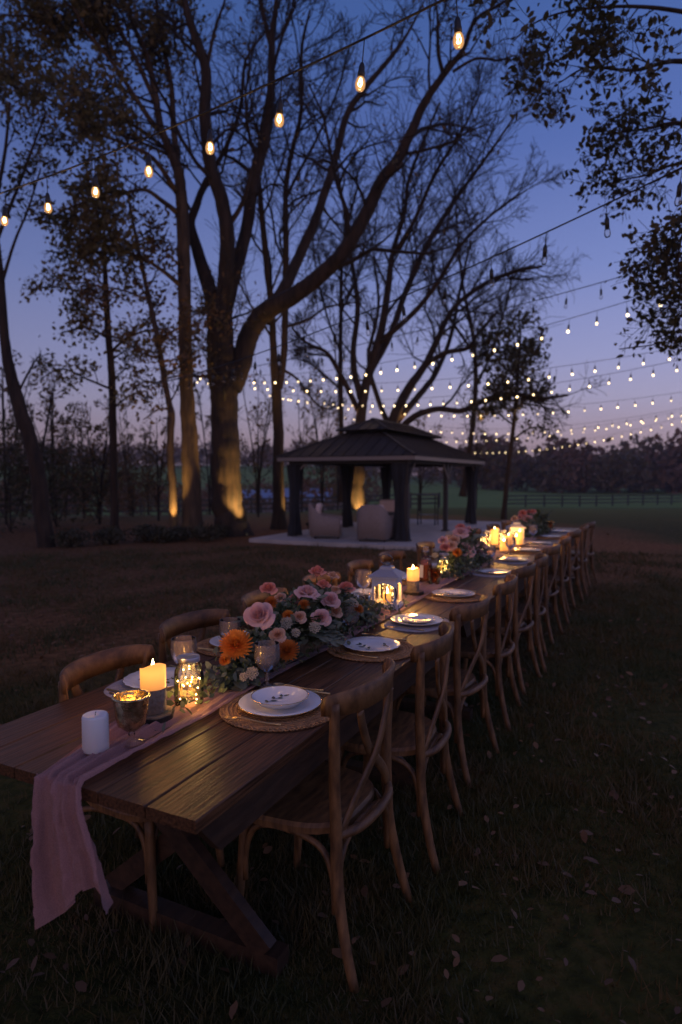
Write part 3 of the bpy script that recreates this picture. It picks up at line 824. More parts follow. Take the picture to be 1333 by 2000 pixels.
t5 = [
  [(226, 1042, D5, 17), (224, 960, D5, 15), (222, 900, D5, 14), (220, 800, D5, 14), (216, 720, D5, 13), (210, 640, D5, 12), (207, 560, D5, 10), (205, 480, D5, 7), (203, 400, D5, 4)],
  [(214, 690, D5, 6), (250, 660, D5 - .3, 5), (290, 645, D5 - .5, 4), (330, 640, D5 - .6, 2)],
  [(212, 660, D5, 5), (170, 640, D5 - .3, 4), (120, 650, D5 - .5, 3)],
  [(218, 760, D5, 5), (170, 740, D5 - .4, 4), (120, 720, D5 - .6, 3), (80, 740, D5 - .7, 2)],
  [(208, 590, D5, 5), (160, 570, D5 - .3, 4), (100, 560, D5 - .5, 3), (60, 570, D5 - .5, 2)],
  [(206, 530, D5, 5), (150, 500, D5, 4), (90, 490, D5 - .2, 3)],
  [(219, 800, D5, 4), (260, 770, D5 - .3, 3), (290, 780, D5 - .4, 2)],
]
tree('young_tree', 'young straight tree hung with dark leaves in the left thicket', t5, SMALL, 15, leaves=(2, .12, .13, leaf_olive, .6), spawn_from=.15)
D6 = 14.0
t6 = [
  [(95, 1100, D6, 34), (82, 1000, D6, 30), (72, 930, D6, 28), (58, 870, D6, 26), (36, 800, D6, 25), (16, 720, D6, 20), (6, 640, D6, 16), (1, 540, D6, 13), (-10, 450, D6, 11), (-5, 380, D6, 8), (10, 300, D6, 6), (20, 200, D6, 4)],
  [(2, 560, D6, 7), (30, 470, D6 - .2, 5), (55, 410, D6 - .3, 4), (80, 330, D6 - .3, 3)],
  [(-6, 470, D6, 8), (30, 380, D6, 6), (60, 300, D6, 5), (90, 220, D6, 3)],
  [(30, 780, D6, 6), (60, 720, D6, 4), (80, 690, D6, 2)],
]
tree('leaning_tree', 'dark tree leaning out of the frame at the far left edge', t6, SMALL, 16, leaves=(1, .10, .12, leaf_dark, .55), spawn_from=.5)
D7 = 22.0
t7 = [
  [(694, 985, D7, 38), (697, 920, D7, 34), (700, 870, D7, 24), (705, 800, D7, 19), (716, 740, D7, 17), (735, 680, D7, 16), (748, 620, D7, 14), (760, 540, D7, 12), (768, 490, D7, 10), (790, 420, D7, 8), (800, 350, D7, 7), (830, 270, D7, 6), (860, 200, D7, 4)],
  [(720, 735, D7, 13), (765, 650, D7 + .5, 12), (795, 570, D7 + .8, 11), (830, 490, D7 + 1, 11), (870, 420, D7 + 1.2, 9), (920, 350, D7 + 1.4, 7), (970, 280, D7 + 1.5, 5), (1010, 220, D7 + 1.5, 3)],
  [(705, 780, D7, 14), (690, 700, D7, 12), (700, 600, D7, 10), (690, 520, D7 + .4, 8), (680, 450, D7 + .4, 6), (700, 360, D7, 4)],
  [(740, 670, D7, 12), (800, 620, D7 - .6, 10), (850, 560, D7 - 1, 9), (900, 480, D7 - 1.2, 7), (960, 420, D7 - 1.4, 5), (1030, 370, D7 - 1.5, 3)],
  [(768, 500, D7, 9), (810, 430, D7 - .4, 8), (850, 340, D7 - .6, 7), (900, 260, D7 - .8, 5), (940, 180, D7 - 1, 3)],
  [(700, 800, D7, 12), (670, 740, D7 - .5, 10), (640, 690, D7 - .8, 8), (600, 670, D7 - 1, 6), (570, 640, D7 - 1, 4)],
]
FINE = dict(BARE, n=(12, 8, 5), lev=3, l0=7.0, lmax=5.0, up=.26, ang=(18, 55), len=.60, wig=.17, rmin=.0075)
tree('bare_tree', 'bare fine-twigged tree behind the gazebo with an amber-lit trunk', t7, FINE, 17)
D8 = 24.5
t8 = [
  [(762, 930, D8, 26), (764, 850, D8, 23), (775, 800, D8, 20), (800, 755, D8, 17), (830, 715, D8, 14), (855, 665, D8, 12), (875, 620, D8, 10), (905, 585, D8, 9), (960, 550, D8, 9), (1010, 530, D8, 7), (1060, 520, D8, 4)],
  [(765, 860, D8, 15), (800, 820, D8 - .6, 13), (850, 800, D8 - 1, 11), (900, 803, D8 - 1.2, 10), (940, 785, D8 - 1.4, 11), (1000, 770, D8 - 1.6, 9), (1050, 780, D8 - 1.8, 7), (1110, 772, D8 - 2, 4)],
  [(835, 710, D8, 12), (870, 690, D8 - .5, 9), (915, 680, D8 - .8, 8), (935, 650, D8 - 1, 6), (970, 610, D8 - 1, 4)],
  [(770, 830, D8, 14), (820, 770, D8 + .6, 12), (850, 730, D8 + 1, 10), (880, 660, D8 + 1.3, 8), (900, 560, D8 + 1.4, 6), (920, 470, D8 + 1.5, 4)],
  [(770, 850, D8, 12), (740, 780, D8 + .8, 10), (720, 700, D8 + 1, 8), (740, 600, D8 + 1, 6), (730, 500, D8 + 1, 4)],
]
tree('low_forked_tree', 'dark low-forking tree whose long limbs reach over the gazebo roof', t8, dict(FINE, n=(10, 7, 5), lev=3, ang=(20, 62), up=.18, wig=.2), 18)
D9 = 23.0
t9 = [
  [(985, 1008, D9, 10), (990, 940, D9, 9), (1000, 860, D9, 8), (1008, 780, D9, 7), (1014, 700, D9, 5), (1018, 640, D9, 3)],
  [(1006, 800, D9, 4), (1040, 770, D9, 3), (1075, 760, D9, 2)],
  [(1010, 740, D9, 4), (970, 700, D9, 3), (950, 650, D9, 2)],
  [(1012, 720, D9, 4), (1045, 690, D9, 3), (1060, 640, D9, 2)],
  [(1000, 860, D9, 4), (1040, 835, D9, 3), (1075, 840, D9, 2)],
  [(1003, 830, D9, 4), (960, 800, D9, 3), (930, 800, D9, 2)],
]
tree('leaf_tufted_sapling', 'thin sapling with dark leaf tufts to the side of the gazebo', t9, dict(SMALL, l0=2.3, lmax=1.6), 19, leaves=(3, .14, .17, leaf_dark, .6), spawn_from=.2)
DA = 27.0
tA = [
  [(667, 975, DA, 11), (667, 900, DA, 10), (666, 800, DA, 10), (665, 700, DA, 9), (666, 600, DA, 8), (668, 520, DA, 7), (675, 430, DA, 6), (660, 330, DA, 4), (655, 240, DA, 3)],
  [(666, 690, DA, 5), (640, 620, DA, 4), (620, 540, DA, 3), (610, 450, DA, 2)],
  [(666, 610, DA, 5), (700, 540, DA, 4), (730, 460, DA, 3), (740, 370, DA, 2)],
  [(665, 760, DA, 5), (620, 720, DA, 4), (590, 700, DA, 3)],
]
tree('slender_bare_tree', 'thin straight bare stem rising behind the left slope of the gazebo roof', tA, dict(FINE, n=(13, 9, 6), l0=6, lmax=4.2), 25, spawn_from=.2)
DB = 29.0
tB = [
  [(905, 965, DB, 13), (915, 900, DB, 11), (925, 820, DB, 10), (930, 740, DB, 9), (925, 660, DB, 8), (905, 560, DB, 6), (895, 470, DB, 4), (890, 390, DB, 3)],
  [(928, 760, DB, 6), (960, 690, DB, 5), (985, 610, DB, 4), (1005, 520, DB, 3)],
  [(926, 690, DB, 6), (880, 620, DB, 5), (850, 540, DB, 4), (840, 460, DB, 3)],
]
tree('thin_bare_tree', 'thin bare tree behind the right end of the gazebo roof', tB, dict(FINE, n=(13, 9, 6), l0=6, lmax=4.2), 26, spawn_from=.25)
# branches of the tree that overhangs the lawn on the open side
D10 = 6.6
t10 = [
  [(1720, 1230, D10 + .3, 60), (1700, 900, D10 + .3, 52), (1680, 600, D10 + .2, 46), (1660, 300, D10 + .1, 40), (1640, 50, D10, 32), (1620, -200, D10, 24)],
  [(1655, 200, D10, 16), (1480, 60, D10, 12), (1333, 22, D10, 8), (1230, 12, D10 - .2, 6), (1120, 20, D10 - .3, 4), (1050, 42, D10 - .4, 3), (1005, 78, D10 - .5, 2)],
  [(1660, 300, D10, 18), (1480, 160, D10, 13), (1333, 120, D10, 9), (1240, 138, D10 - .1, 6), (1150, 132, D10 - .2, 4), (1092, 162, D10 - .3, 2)],
  [(1665, 380, D10, 16), (1480, 260, D10 + .3, 11), (1333, 240, D10 + .3, 7), (1260, 252, D10 + .3, 5), (1180, 262, D10 + .3, 2)],
  [(1670, 450, D10, 16), (1480, 330, D10 - .3, 11), (1380, 370, D10 - .3, 8), (1345, 430, D10 - .3, 6), (1325, 500, D10 - .3, 4), (1335, 580, D10 - .3, 3)],
  [(1665, 420, D10, 14), (1450, 330, D10 + .5, 9), (1333, 318, D10 + .5, 6), (1262, 342, D10 + .5, 4), (1205, 352, D10 + .5, 2)],
  [(1675, 560, D10, 14), (1450, 500, D10 + .2, 9), (1370, 530, D10 + .2, 5), (1330, 580, D10 + .2, 3), (1290, 610, D10 + .2, 2)],
  [(1680, 620, D10, 12), (1450, 560, D10 + .4, 8), (1345, 600, D10 + .4, 4), (1300, 665, D10 + .4, 3), (1210, 682, D10 + .4, 2)],
]
tree('overhanging_tree', 'leafy branches of a tree hanging in from the right edge', t10, dict(BARE, n=(13, 7, 4), lev=3, l0=1.5, lmax=.9, up=-.12, ang=(25, 70), len=.55, rmin=.0025, wig=.14), 20, leaves=(2, .066, .045, leaf_dark, .55), spawn_from=.40, skip=(0, 7))

# low shrubs, bare thicket and saplings in the middle distance
def shrub(px, py, d, h, w, seed, label, mat=None, n=900, size=.06):
    rg = np.random.default_rng(seed); b = P(px, py, d); b.z = gz(b.x, b.y) - .02
    t = thing('shrub', label, 'shrub', b, 0, 'low shrubs under the trees')
    tb = Tubes()
    for k in range(14):
        a = rg.random() * 2 * PI; r = w * .5 * rg.random()
        q = np.array([[0, 0, 0], [r * .4 * math.cos(a), r * .4 * math.sin(a), h * .5], [r * math.cos(a), r * math.sin(a), h * (.75 + .25 * rg.random())]])
        tb.add(q, [.008, .006, .003], 4)
    tb.obj('stems', twig_mat, t)
    v = rg.normal(0, 1, (n, 3)); v /= np.linalg.norm(v, axis=1)[:, None]
    bump = 1 + .22 * np.sin(v[:, 0] * 5 + seed) * np.sin(v[:, 1] * 4 + seed * 2) + .1 * rg.normal(0, 1, n)
    c = v * (rg.random(n) ** .4 * bump)[:, None] * np.array([w / 2, w / 2, h / 2]) + np.array([0, 0, h * .5]); c[:, 2] = np.maximum(c[:, 2], .02)
    quads('foliage', leaf_shape(c, size * (.6 + .8 * rg.random(n)), .3, rg), mat or shrub_mat, t, nv=6)
for i, (px, py, d, h, w, lb) in enumerate([
    (288, 1062, 15.2, .45, .75, 'small dark shrub at the outer end of the shrub row'), (318, 1068, 14.9, .40, .6, 'small dark shrub second in the row by the slim trees'),
    (350, 1058, 15.4, .38, .7, 'low dark shrub in front of the straight-stemmed tree'), (402, 1060, 15.3, .42, .75, 'low dark shrub in front of the massive trunk'),
    (428, 1050, 16.2, .36, .55, 'low dark shrub tucked against the foot of the massive trunk'), (216, 1075, 14.6, .45, .8, 'dark shrub below the young straight tree'),
    (140, 1090, 14.0, .45, .8, 'dark shrub at the foot of the leaning tree')]):
    shrub(px, py, d, h, w, 40 + i, lb)
for i, (px, d, h, w, lb) in enumerate([(20, 17.5, 3.2, 3.2, 'tall dark bush at the far left edge'), (110, 19, 2.6, 3.0, 'dense dark bush behind the leaning tree'),
    (190, 23, 2.6, 3.0, 'brownish bush behind the young straight tree'), (260, 25, 2.6, 2.6, 'brownish bush between the young and the slim trees')]):
    shrub(px, 1000, d, h, w, 60 + i, lb, leaf_dark if i < 2 else leaf_brown, 1500, .10)
def bare_bush(px, d, h, seed, label, name='bare_sapling'):
    rg = np.random.default_rng(seed); b = P(px, 1000, d); b.z = gz(b.x, b.y) - .05
    t = thing(name, label, 'sapling', b, 0, 'bare saplings of the background thicket')
    tb = Tubes(); tips = []
    for k in range(rg.integers(2, 5)):
        a = rg.random() * 2 * PI; r = h * .22 * rg.random()
        pts = np.array(crom([(0, 0, 0), (r * .2 * math.cos(a), r * .2 * math.sin(a), h * .4), (r * math.cos(a), r * math.sin(a), h * (.8 + .3 * rg.random()))], 4))
        rad = np.linspace(.045, .01, len(pts)); tb.add(pts, rad, 5)
        spawn(tb, pts, rad * .7, h * .4, 1, dict(BARE, n=(9, 6, 4), lev=2, up=.2, ang=(25, 60), rmin=.007, lmax=2), rg, tips, .2)
    tb.obj('stems', twig_mat, t)
    c = np.array(tips); c = c[rg.random(len(c)) < .6] + rg.normal(0, .08, 3)
    quads('foliage', leaf_shape(c, .11 * (.6 + .8 * rg.random(len(c))), .3, rg), leaf_brown, t, nv=6)
for i, (px, d, h, lb) in enumerate([(12, 20, 5.0, 'leafy sapling right at the left picture edge'), (70, 18, 4.2, 'bare sapling in front of the leaning tree'), (105, 22, 5.0, 'bare sapling with brown leaves right behind the leaning trunk'), (195, 20, 3.6, 'low bare sapling touching the young straight tree'), (310, 22, 3.4, 'bare sapling beside the lit slim stem'),
    (45, 26, 5.5, 'bare sapling behind the leaning tree'), (130, 30, 5.0, 'bare sapling left of the young straight tree'), (165, 24, 4.0, 'bare sapling close beside the young straight tree'),
    (255, 27, 4.8, 'bare sapling between the young and slim trees'), (290, 34, 5.5, 'bare sapling far behind the slim lit tree'), (410, 30, 6.0, 'leafy sapling seen between two trunks left of the massive tree'),
    (505, 25, 6.2, 'bare sapling just past the massive trunk'), (590, 30, 5.5, 'bare sapling behind the left gazebo post'), (630, 27, 6.0, 'bare sapling over the left slope of the gazebo roof'), (660, 33, 8.5, 'tall bare sapling behind the gazebo roof'),
    (820, 30, 5, 'bare sapling behind the right gazebo curtain'), (930, 34, 6, 'bare sapling at the right end of the gazebo roof')]):
    bare_bush(px, d, h, 80 + i, lb)

# ------------------------------------------------------------------ far woods, barns, fence
def woods(name, label, x0, x1, y0, y1, h, n, seed, mats, dens=160):
    rg = np.random.default_rng(seed); allq = []; mi = []
    for k in range(n):
        f = (k + rg.random()) / n; x = x0 + (x1 - x0) * f; y = y0 + (y1 - y0) * rg.random()
        hh = h * (.7 + .55 * rg.random()); w = hh * (.35 + .25 * rg.random()); z = gz(x, y)
        v = rg.normal(0, 1, (dens, 3)); v /= np.linalg.norm(v, axis=1)[:, None]
        c = v * (rg.random(dens) ** .35)[:, None] * np.array([w, w, hh * .52]) * (1 + .2 * np.sin(v[:, :1] * 6 + k)) + np.array([x, y, z + hh * .52])
        allq.append(leaf_shape(c, (.6 + rg.random(dens)) * hh * .11, .2, rg)); mi += [int(rg.random() < .45)] * dens
    o = quads(name, np.concatenate(allq), mats, nv=6, mi=mi)
    tag(o, label, 'trees', kind='stuff')
wood_red = leafmat('far_russet_wood', (.26, .115, .07), (.20, .10, .05), .3)
woods('treeline', 'distant dark wood along the far edge of the field', 30, 190, 140, 175, 10.5, 170, 5, [wood_far, wood_red], 260)
woods('treeline', 'russet wooded hill on the skyline behind the left trees', -330, 60, 230, 300, 9.0, 240, 6, [wood_red, wood_far], 170)
woods('thicket', 'low brown thicket in the hollow behind the trees', -60, 4, 42, 95, 3.2, 130, 8, [wood_red, wood_far], 130)
def barn(px, py, d, w, dp, h, rh, rz, label):
    b = P(px, py, d); t = thing('barn', label, 'barn', b, rz, 'far barns behind the trees')
    mb = MB(); mb.box((0, 0, h / 2 - 1), (w, dp, h + 2)); mb.obj('wall', barn_wall, t)
    for sgn in (-1, 1):
        mb = MB(); mb.add([(-w / 2 - .4, sgn * (dp / 2 + .4), h), (w / 2 + .4, sgn * (dp / 2 + .4), h), (w / 2 + .4, 0, h + rh), (-w / 2 - .4, 0, h + rh),
                           (-w / 2 - .4, sgn * (dp / 2 + .4), h + .15), (w / 2 + .4, sgn * (dp / 2 + .4), h + .15), (w / 2 + .4, 0, h + rh + .15), (-w / 2 - .4, 0, h + rh + .15)],
                          [(3, 2, 1, 0), (4, 5, 6, 7), (0, 1, 5, 4), (1, 2, 6, 5), (2, 3, 7, 6), (3, 0, 4, 7)])
        mb.obj('roof', barn_roof, t)
    for sgn in (-1, 1):
        mb = MB(); x = sgn * w / 2; mb.add([(x, -dp / 2, h), (x, dp / 2, h), (x, 0, h + rh)], [(0, 1, 2)]); mb.obj('gable', barn_wall, t)
    for k in range(3):
        x = -w / 2 + w * (k + .5) / 3
        mb = MB(); mb.box((x, -dp / 2 - .04, h * .4), (w * .12, .08, h * .7)); mb.obj('door', fence_mat, t)
barn(508, 1004, 62, 5.5, 4, 1.3, .9, R(5), 'blue-roofed barn between the massive tree and the gazebo')
barn(610, 1004, 66, 6.5, 5, 1.5, 1.0, R(-4), 'long pale barn seen through the front of the gazebo')
def fence(a, b, n, label, h=1.25):
    t = thing('rail_fence', label, 'fence', (0, 0, 0))
    pts = []
    for k in range(n + 1):
        f = k / n; x = a[0] + (b[0] - a[0]) * f; y = a[1] + (b[1] - a[1]) * f; pts.append(Vector((x, y, gz(x, y))))
    for p in pts:
        mb = MB(); mb.box(p + Vector((0, 0, h / 2 - .1)), (.13, .13, h + .2)); mb.obj('post', fence_mat, t)
    for p, q in zip(pts[:-1], pts[1:]):
        for z in (.38, .75, 1.12):
            mb = MB(); mb.beam(p + Vector((0, -.08, z)), q + Vector((0, -.08, z)), .04, .13); mb.obj('rail', fence_mat, t)
fence((16, 62), (52, 82), 16, 'dark three-rail fence crossing the field beyond the lawn')
fence((-26, 40), (8, 52), 14, 'dark rail fence behind the trees and gazebo')

# ------------------------------------------------------------------ thin evening haze
hm = bpy.data.materials.new('haze'); hm.use_nodes = True
hn = hm.node_tree.nodes; hn.remove(hn['Principled BSDF'])
pv = hn.new('ShaderNodeVolumePrincipled'); pv.inputs['Color'].default_value = (.92, .90, .92, 1); pv.inputs['Density'].default_value = HAZE
hm.node_tree.links.new(pv.outputs[0], hn['Material Output'].inputs['Volume'])
mb = MB(); mb.box((0, 690, 18), (1830, 1450, 50)); ho = mb.obj('haze', hm)
tag(ho, 'thin evening haze over the fields', 'haze', kind='stuff')

# ------------------------------------------------------------------ string lights
STR = {
 'N': (0.533, -0.4297, 3.044, 0.2556, [0.0041, -0.0448, 3.541]),
 'S1': (2.296, -0.3377, 4.455, 0.3687, [0.0026, -0.0814, 3.4201]),
 'S2': (4.300, -0.4240, 9.444, 0.2649, [0.0016, -0.0724, 4.2921]),
 'S3': (4.887, -0.3330, 9.975, 0.3729, [0.0026, -0.057, 4.1693]),
 'S4': (6.952, -0.4180, 13.696, 0.2743, [0.0024, -0.0448, 4.0209]),
 'S5': (7.246, -0.3268, 13.953, 0.3784, [0.0023, -0.0426, 3.8297]),
 'S6': (10.012, -0.4221, 19.579, 0.2681, [0.0027, -0.0456, 3.8388]),
 'S7': (11.928, -0.4191, 23.243, 0.2727, [0.0036, -0.0777, 3.7106]),
 'S7b': (14.466, -0.4552, 28.493, 0.2069, [0.0024, -0.0887, 4.1027]),
 'S8': (15.399, -0.2716, 29.027, 0.4198, [0.0023, -0.0992, 4.0075]),
}
def bulb_meshes():
    g = MB(); g.lathe([(.004, -.112), (.017, -.108), (.0245, -.095), (.0268, -.079), (.0235, -.060), (.0155, -.045)], 20, close=False)
    s = MB(); s.lathe([(.003, .030), (.010, .022), (.0155, .005), (.0160, -.012), (.0185, -.025), (.0185, -.048), (.012, -.050)], 14)
    s.lathe([(.0028, .14), (.0028, .028)], 6)
    f = MB()
    for k in range(3):
        a = k * 2 * PI / 3
        f.tube([(0.004 * math.cos(a), .004 * math.sin(a), -.05), (.011 * math.cos(a + .3), .011 * math.sin(a + .3), -.07), (.011 * math.cos(a + .8), .011 * math.sin(a + .8), -.080), (.003 * math.cos(a + 1), .003 * math.sin(a + 1), -.090)], .0021, 5)
    far = MB(); far.ball((0, 0, -.080), .020, 10, 7, 0, (1, 1, 1.25)); far.lathe([(.017, -.05), (.017, .02), (.004, .05)], 8, mi=1); far.lathe([(.003, .14), (.003, .045)], 4, mi=1)
    off = MB(); off.lathe([(.004, -.115), (.016, -.110), (.0235, -.09), (.0205, -.060), (.0145, -.045)], 10, close=False, mi=0); off.lathe([(.017, -.05), (.017, .02), (.004, .05)], 8, mi=1); off.lathe([(.003, .14), (.003, .045)], 4, mi=1)
    return (g.mesh('bulb', bulb_shell, True), s.mesh('socket', black_rubber, True), f.mesh('filament', fil_mat), far.mesh('bulb', [bulb_mat, black_rubber], True), off.mesh('bulb', [clear, black_rubber], True))
bm_glass, bm_sock, bm_fil, bm_far, bm_off = bulb_meshes()
far_lamp = bpy.data.lights.new('bulb_light', 'POINT'); far_lamp.energy = 4.0; far_lamp.color = (1, .56, .22); far_lamp.shadow_soft_size = .04
def string(key, k0, k1, mode, label, group='festoon light strings'):
    X0, b, Y0, e, q = STR[key]
    pos = lambda k: Vector((X0 + b * k, Y0 + e * k, q[0] * k * k + q[1] * k + q[2] + .085))
    t = thing('festoon_string', label, 'string lights', pos(k0), 0, group); base = pos(k0)
    mb = MB(); mb.tube([pos(k0 + (k1 - k0) * i / 80) + Vector((0, 0, .135)) - base for i in range(81)], .0062 if mode != 'far' else .005, 6)
    mb.obj('cable', black_rubber, t, True)
    rr = random.Random(key)
    for k in range(math.ceil(k0), int(k1) + 1):
        p = pos(k) - base; tilt = (rr.uniform(-.12, .12), rr.uniform(-.12, .12), rr.random() * 6)
        if mode == 'near':
            o = link('bulb', bm_glass, t, p, rot=tilt); link('socket', bm_sock, o); link('filament', bm_fil, o)
            ld = bpy.data.lights.new('bulb_light', 'POINT'); ld.energy = 2.6; ld.color = (1, .54, .2); ld.shadow_soft_size = .02
            lo = bpy.data.objects.new('bulb_light', ld); COL.objects.link(lo); lo.parent = o; lo.location = (0, 0, -.16)
        elif mode == 'far':
            o = link('bulb', bm_far, t, p, rot=tilt)
            if k % 3 == 0:                       # one lamp stands for three neighbouring bulbs
                lo = bpy.data.objects.new('bulb_light', far_lamp); COL.objects.link(lo); lo.parent = o; lo.location = (0, 0, -.16)
        else: link('bulb', bm_off, t, p, rot=tilt)
string('N', -5, 9, 'near', 'nearest lit festoon string crossing high in front of the big tree')
string('S1', -4, 17, 'off', 'unlit festoon string running from the upper right edge to the big tree')
string('S2', -5, 19, 'off', 'second unlit festoon string, just above the topmost far lit one')
string('S3', -6, 29, 'far', 'topmost of the far lit festoon strings')
string('S4', -6, 29, 'far', 'second from top of the far lit festoon strings')
string('S5', -6, 30, 'far', 'third from top of the far lit festoon strings')
string('S6', -6, 31, 'far', 'fourth from top of the far lit festoon strings')
string('S7', -6, 28, 'far', 'fifth far lit festoon string, touching the gazebo roof top')
string('S7b', -6, 32, 'far', 'sixth far lit festoon string, doubling the one just above it')
string('S8', -6, 40, 'far', 'lowest far lit festoon string, dipping to the far treeline')

uplight((-2.42, 16.35, 0), (-2.72, 16.8, 1.5), 520, 'lit garden uplight at the foot of the massive tree', 64)
uplight((-4.12, 15.95, 0), (-4.28, 16.28, 1.4), 340, 'garden uplight hidden among shrubs below the slim tree', 46)
uplight((-.98, 19.0, 0), (-1.80, 19.05, 1.2), 150, 'lit garden uplight past the left edge of the patio', 55)
uplight((.75, 21.2, 0), (.48, 21.9, 1.1), 420, 'garden uplight behind the gazebo at the bare tree', 52)
# ------------------------------------------------------------------ farm tables
ORD = ['first', 'second', 'third', 'fourth', 'fifth', 'sixth', 'seventh', 'eighth', 'ninth', 'tenth', 'eleventh', 'twelfth']
NT, TL = 4, 2.325
def make_table():
    t = thing('farm_table', '', 'table', T(0, TW / 2), RZ)
    npl = 6; gap = .004; pw = (TW - gap * (npl - 1)) / npl
    for k in range(npl):
        x = -TW / 2 + pw / 2 + k * (pw + gap)
        mb = MB(); c = .003; hx, y0, y1, zt, zb = pw / 2, .0, TL - .006, TH, TH - .032
        prof = [(-hx, zb), (hx, zb), (hx, zt - c), (hx - c, zt), (-hx + c, zt), (-hx, zt - c)]
        vs = [(x + a, y0, b) for a, b in prof] + [(x + a, y1, b) for a, b in prof]
        mb.add(vs, [tuple(range(6)), tuple(range(11, 5, -1))] + [(j, j + 6, (j + 1) % 6 + 6, (j + 1) % 6) for j in range(6)])
        mb.obj('plank', wood_top, t)
    for sx in (-1, 1):
        mb = MB(); x0, x1 = sx * (TW / 2 - .035), sx * (TW / 2 - .004)
        prof = [(.02, TH - .0325), (.10, TH - .125), (TL - .11, TH - .125), (TL - .03, TH - .0325)]
        vs = [(x0, a, b) for a, b in prof] + [(x1, a, b) for a, b in prof]
        mb.add(vs, [(0, 1, 2, 3), (7, 6, 5, 4), (0, 4, 5, 1), (1, 5, 6, 2), (2, 6, 7, 3), (3, 7, 4, 0)]); mb.obj('apron', wood_dark, t)
    for y in (.51, TL - .51):
        w = .37
        mb = MB(); mb.box((0, y, .032), (2 * w + .04, .07, .064)); mb.obj('foot_rail', wood_dark, t)
        mb = MB(); mb.box((0, y, TH - .075), (2 * w + .04, .085, .08)); mb.obj('top_rail', wood_dark, t)
        for sgn, dy in ((1, -.021), (-1, .021)):
            mb = MB(); mb.beam((sgn * w * .93, y + dy, .066), (-sgn * w * .93, y + dy, TH - .115), .040, .074, (0, 0, 1)); mb.obj('cross_leg', wood_dark, t)
    mb = MB(); mb.box((0, TL / 2, .37), (.05, TL - 1.10, .09)); mb.obj('stretcher', wood_dark, t)
    return t
table0 = make_table()
tl = ['dark plank farm table nearest the camera, runner hanging over its end', 'dark plank farm table second from the camera, under the white lantern', 'dark plank farm table third from the camera', 'dark plank farm table at the far end of the row']
for k in range(NT):
    t = table0 if k == 0 else copy_tree(table0)
    t.location = T(k * TL, TW / 2); t['label'] = tl[k]; t['group'] = 'farm tables set end to end'

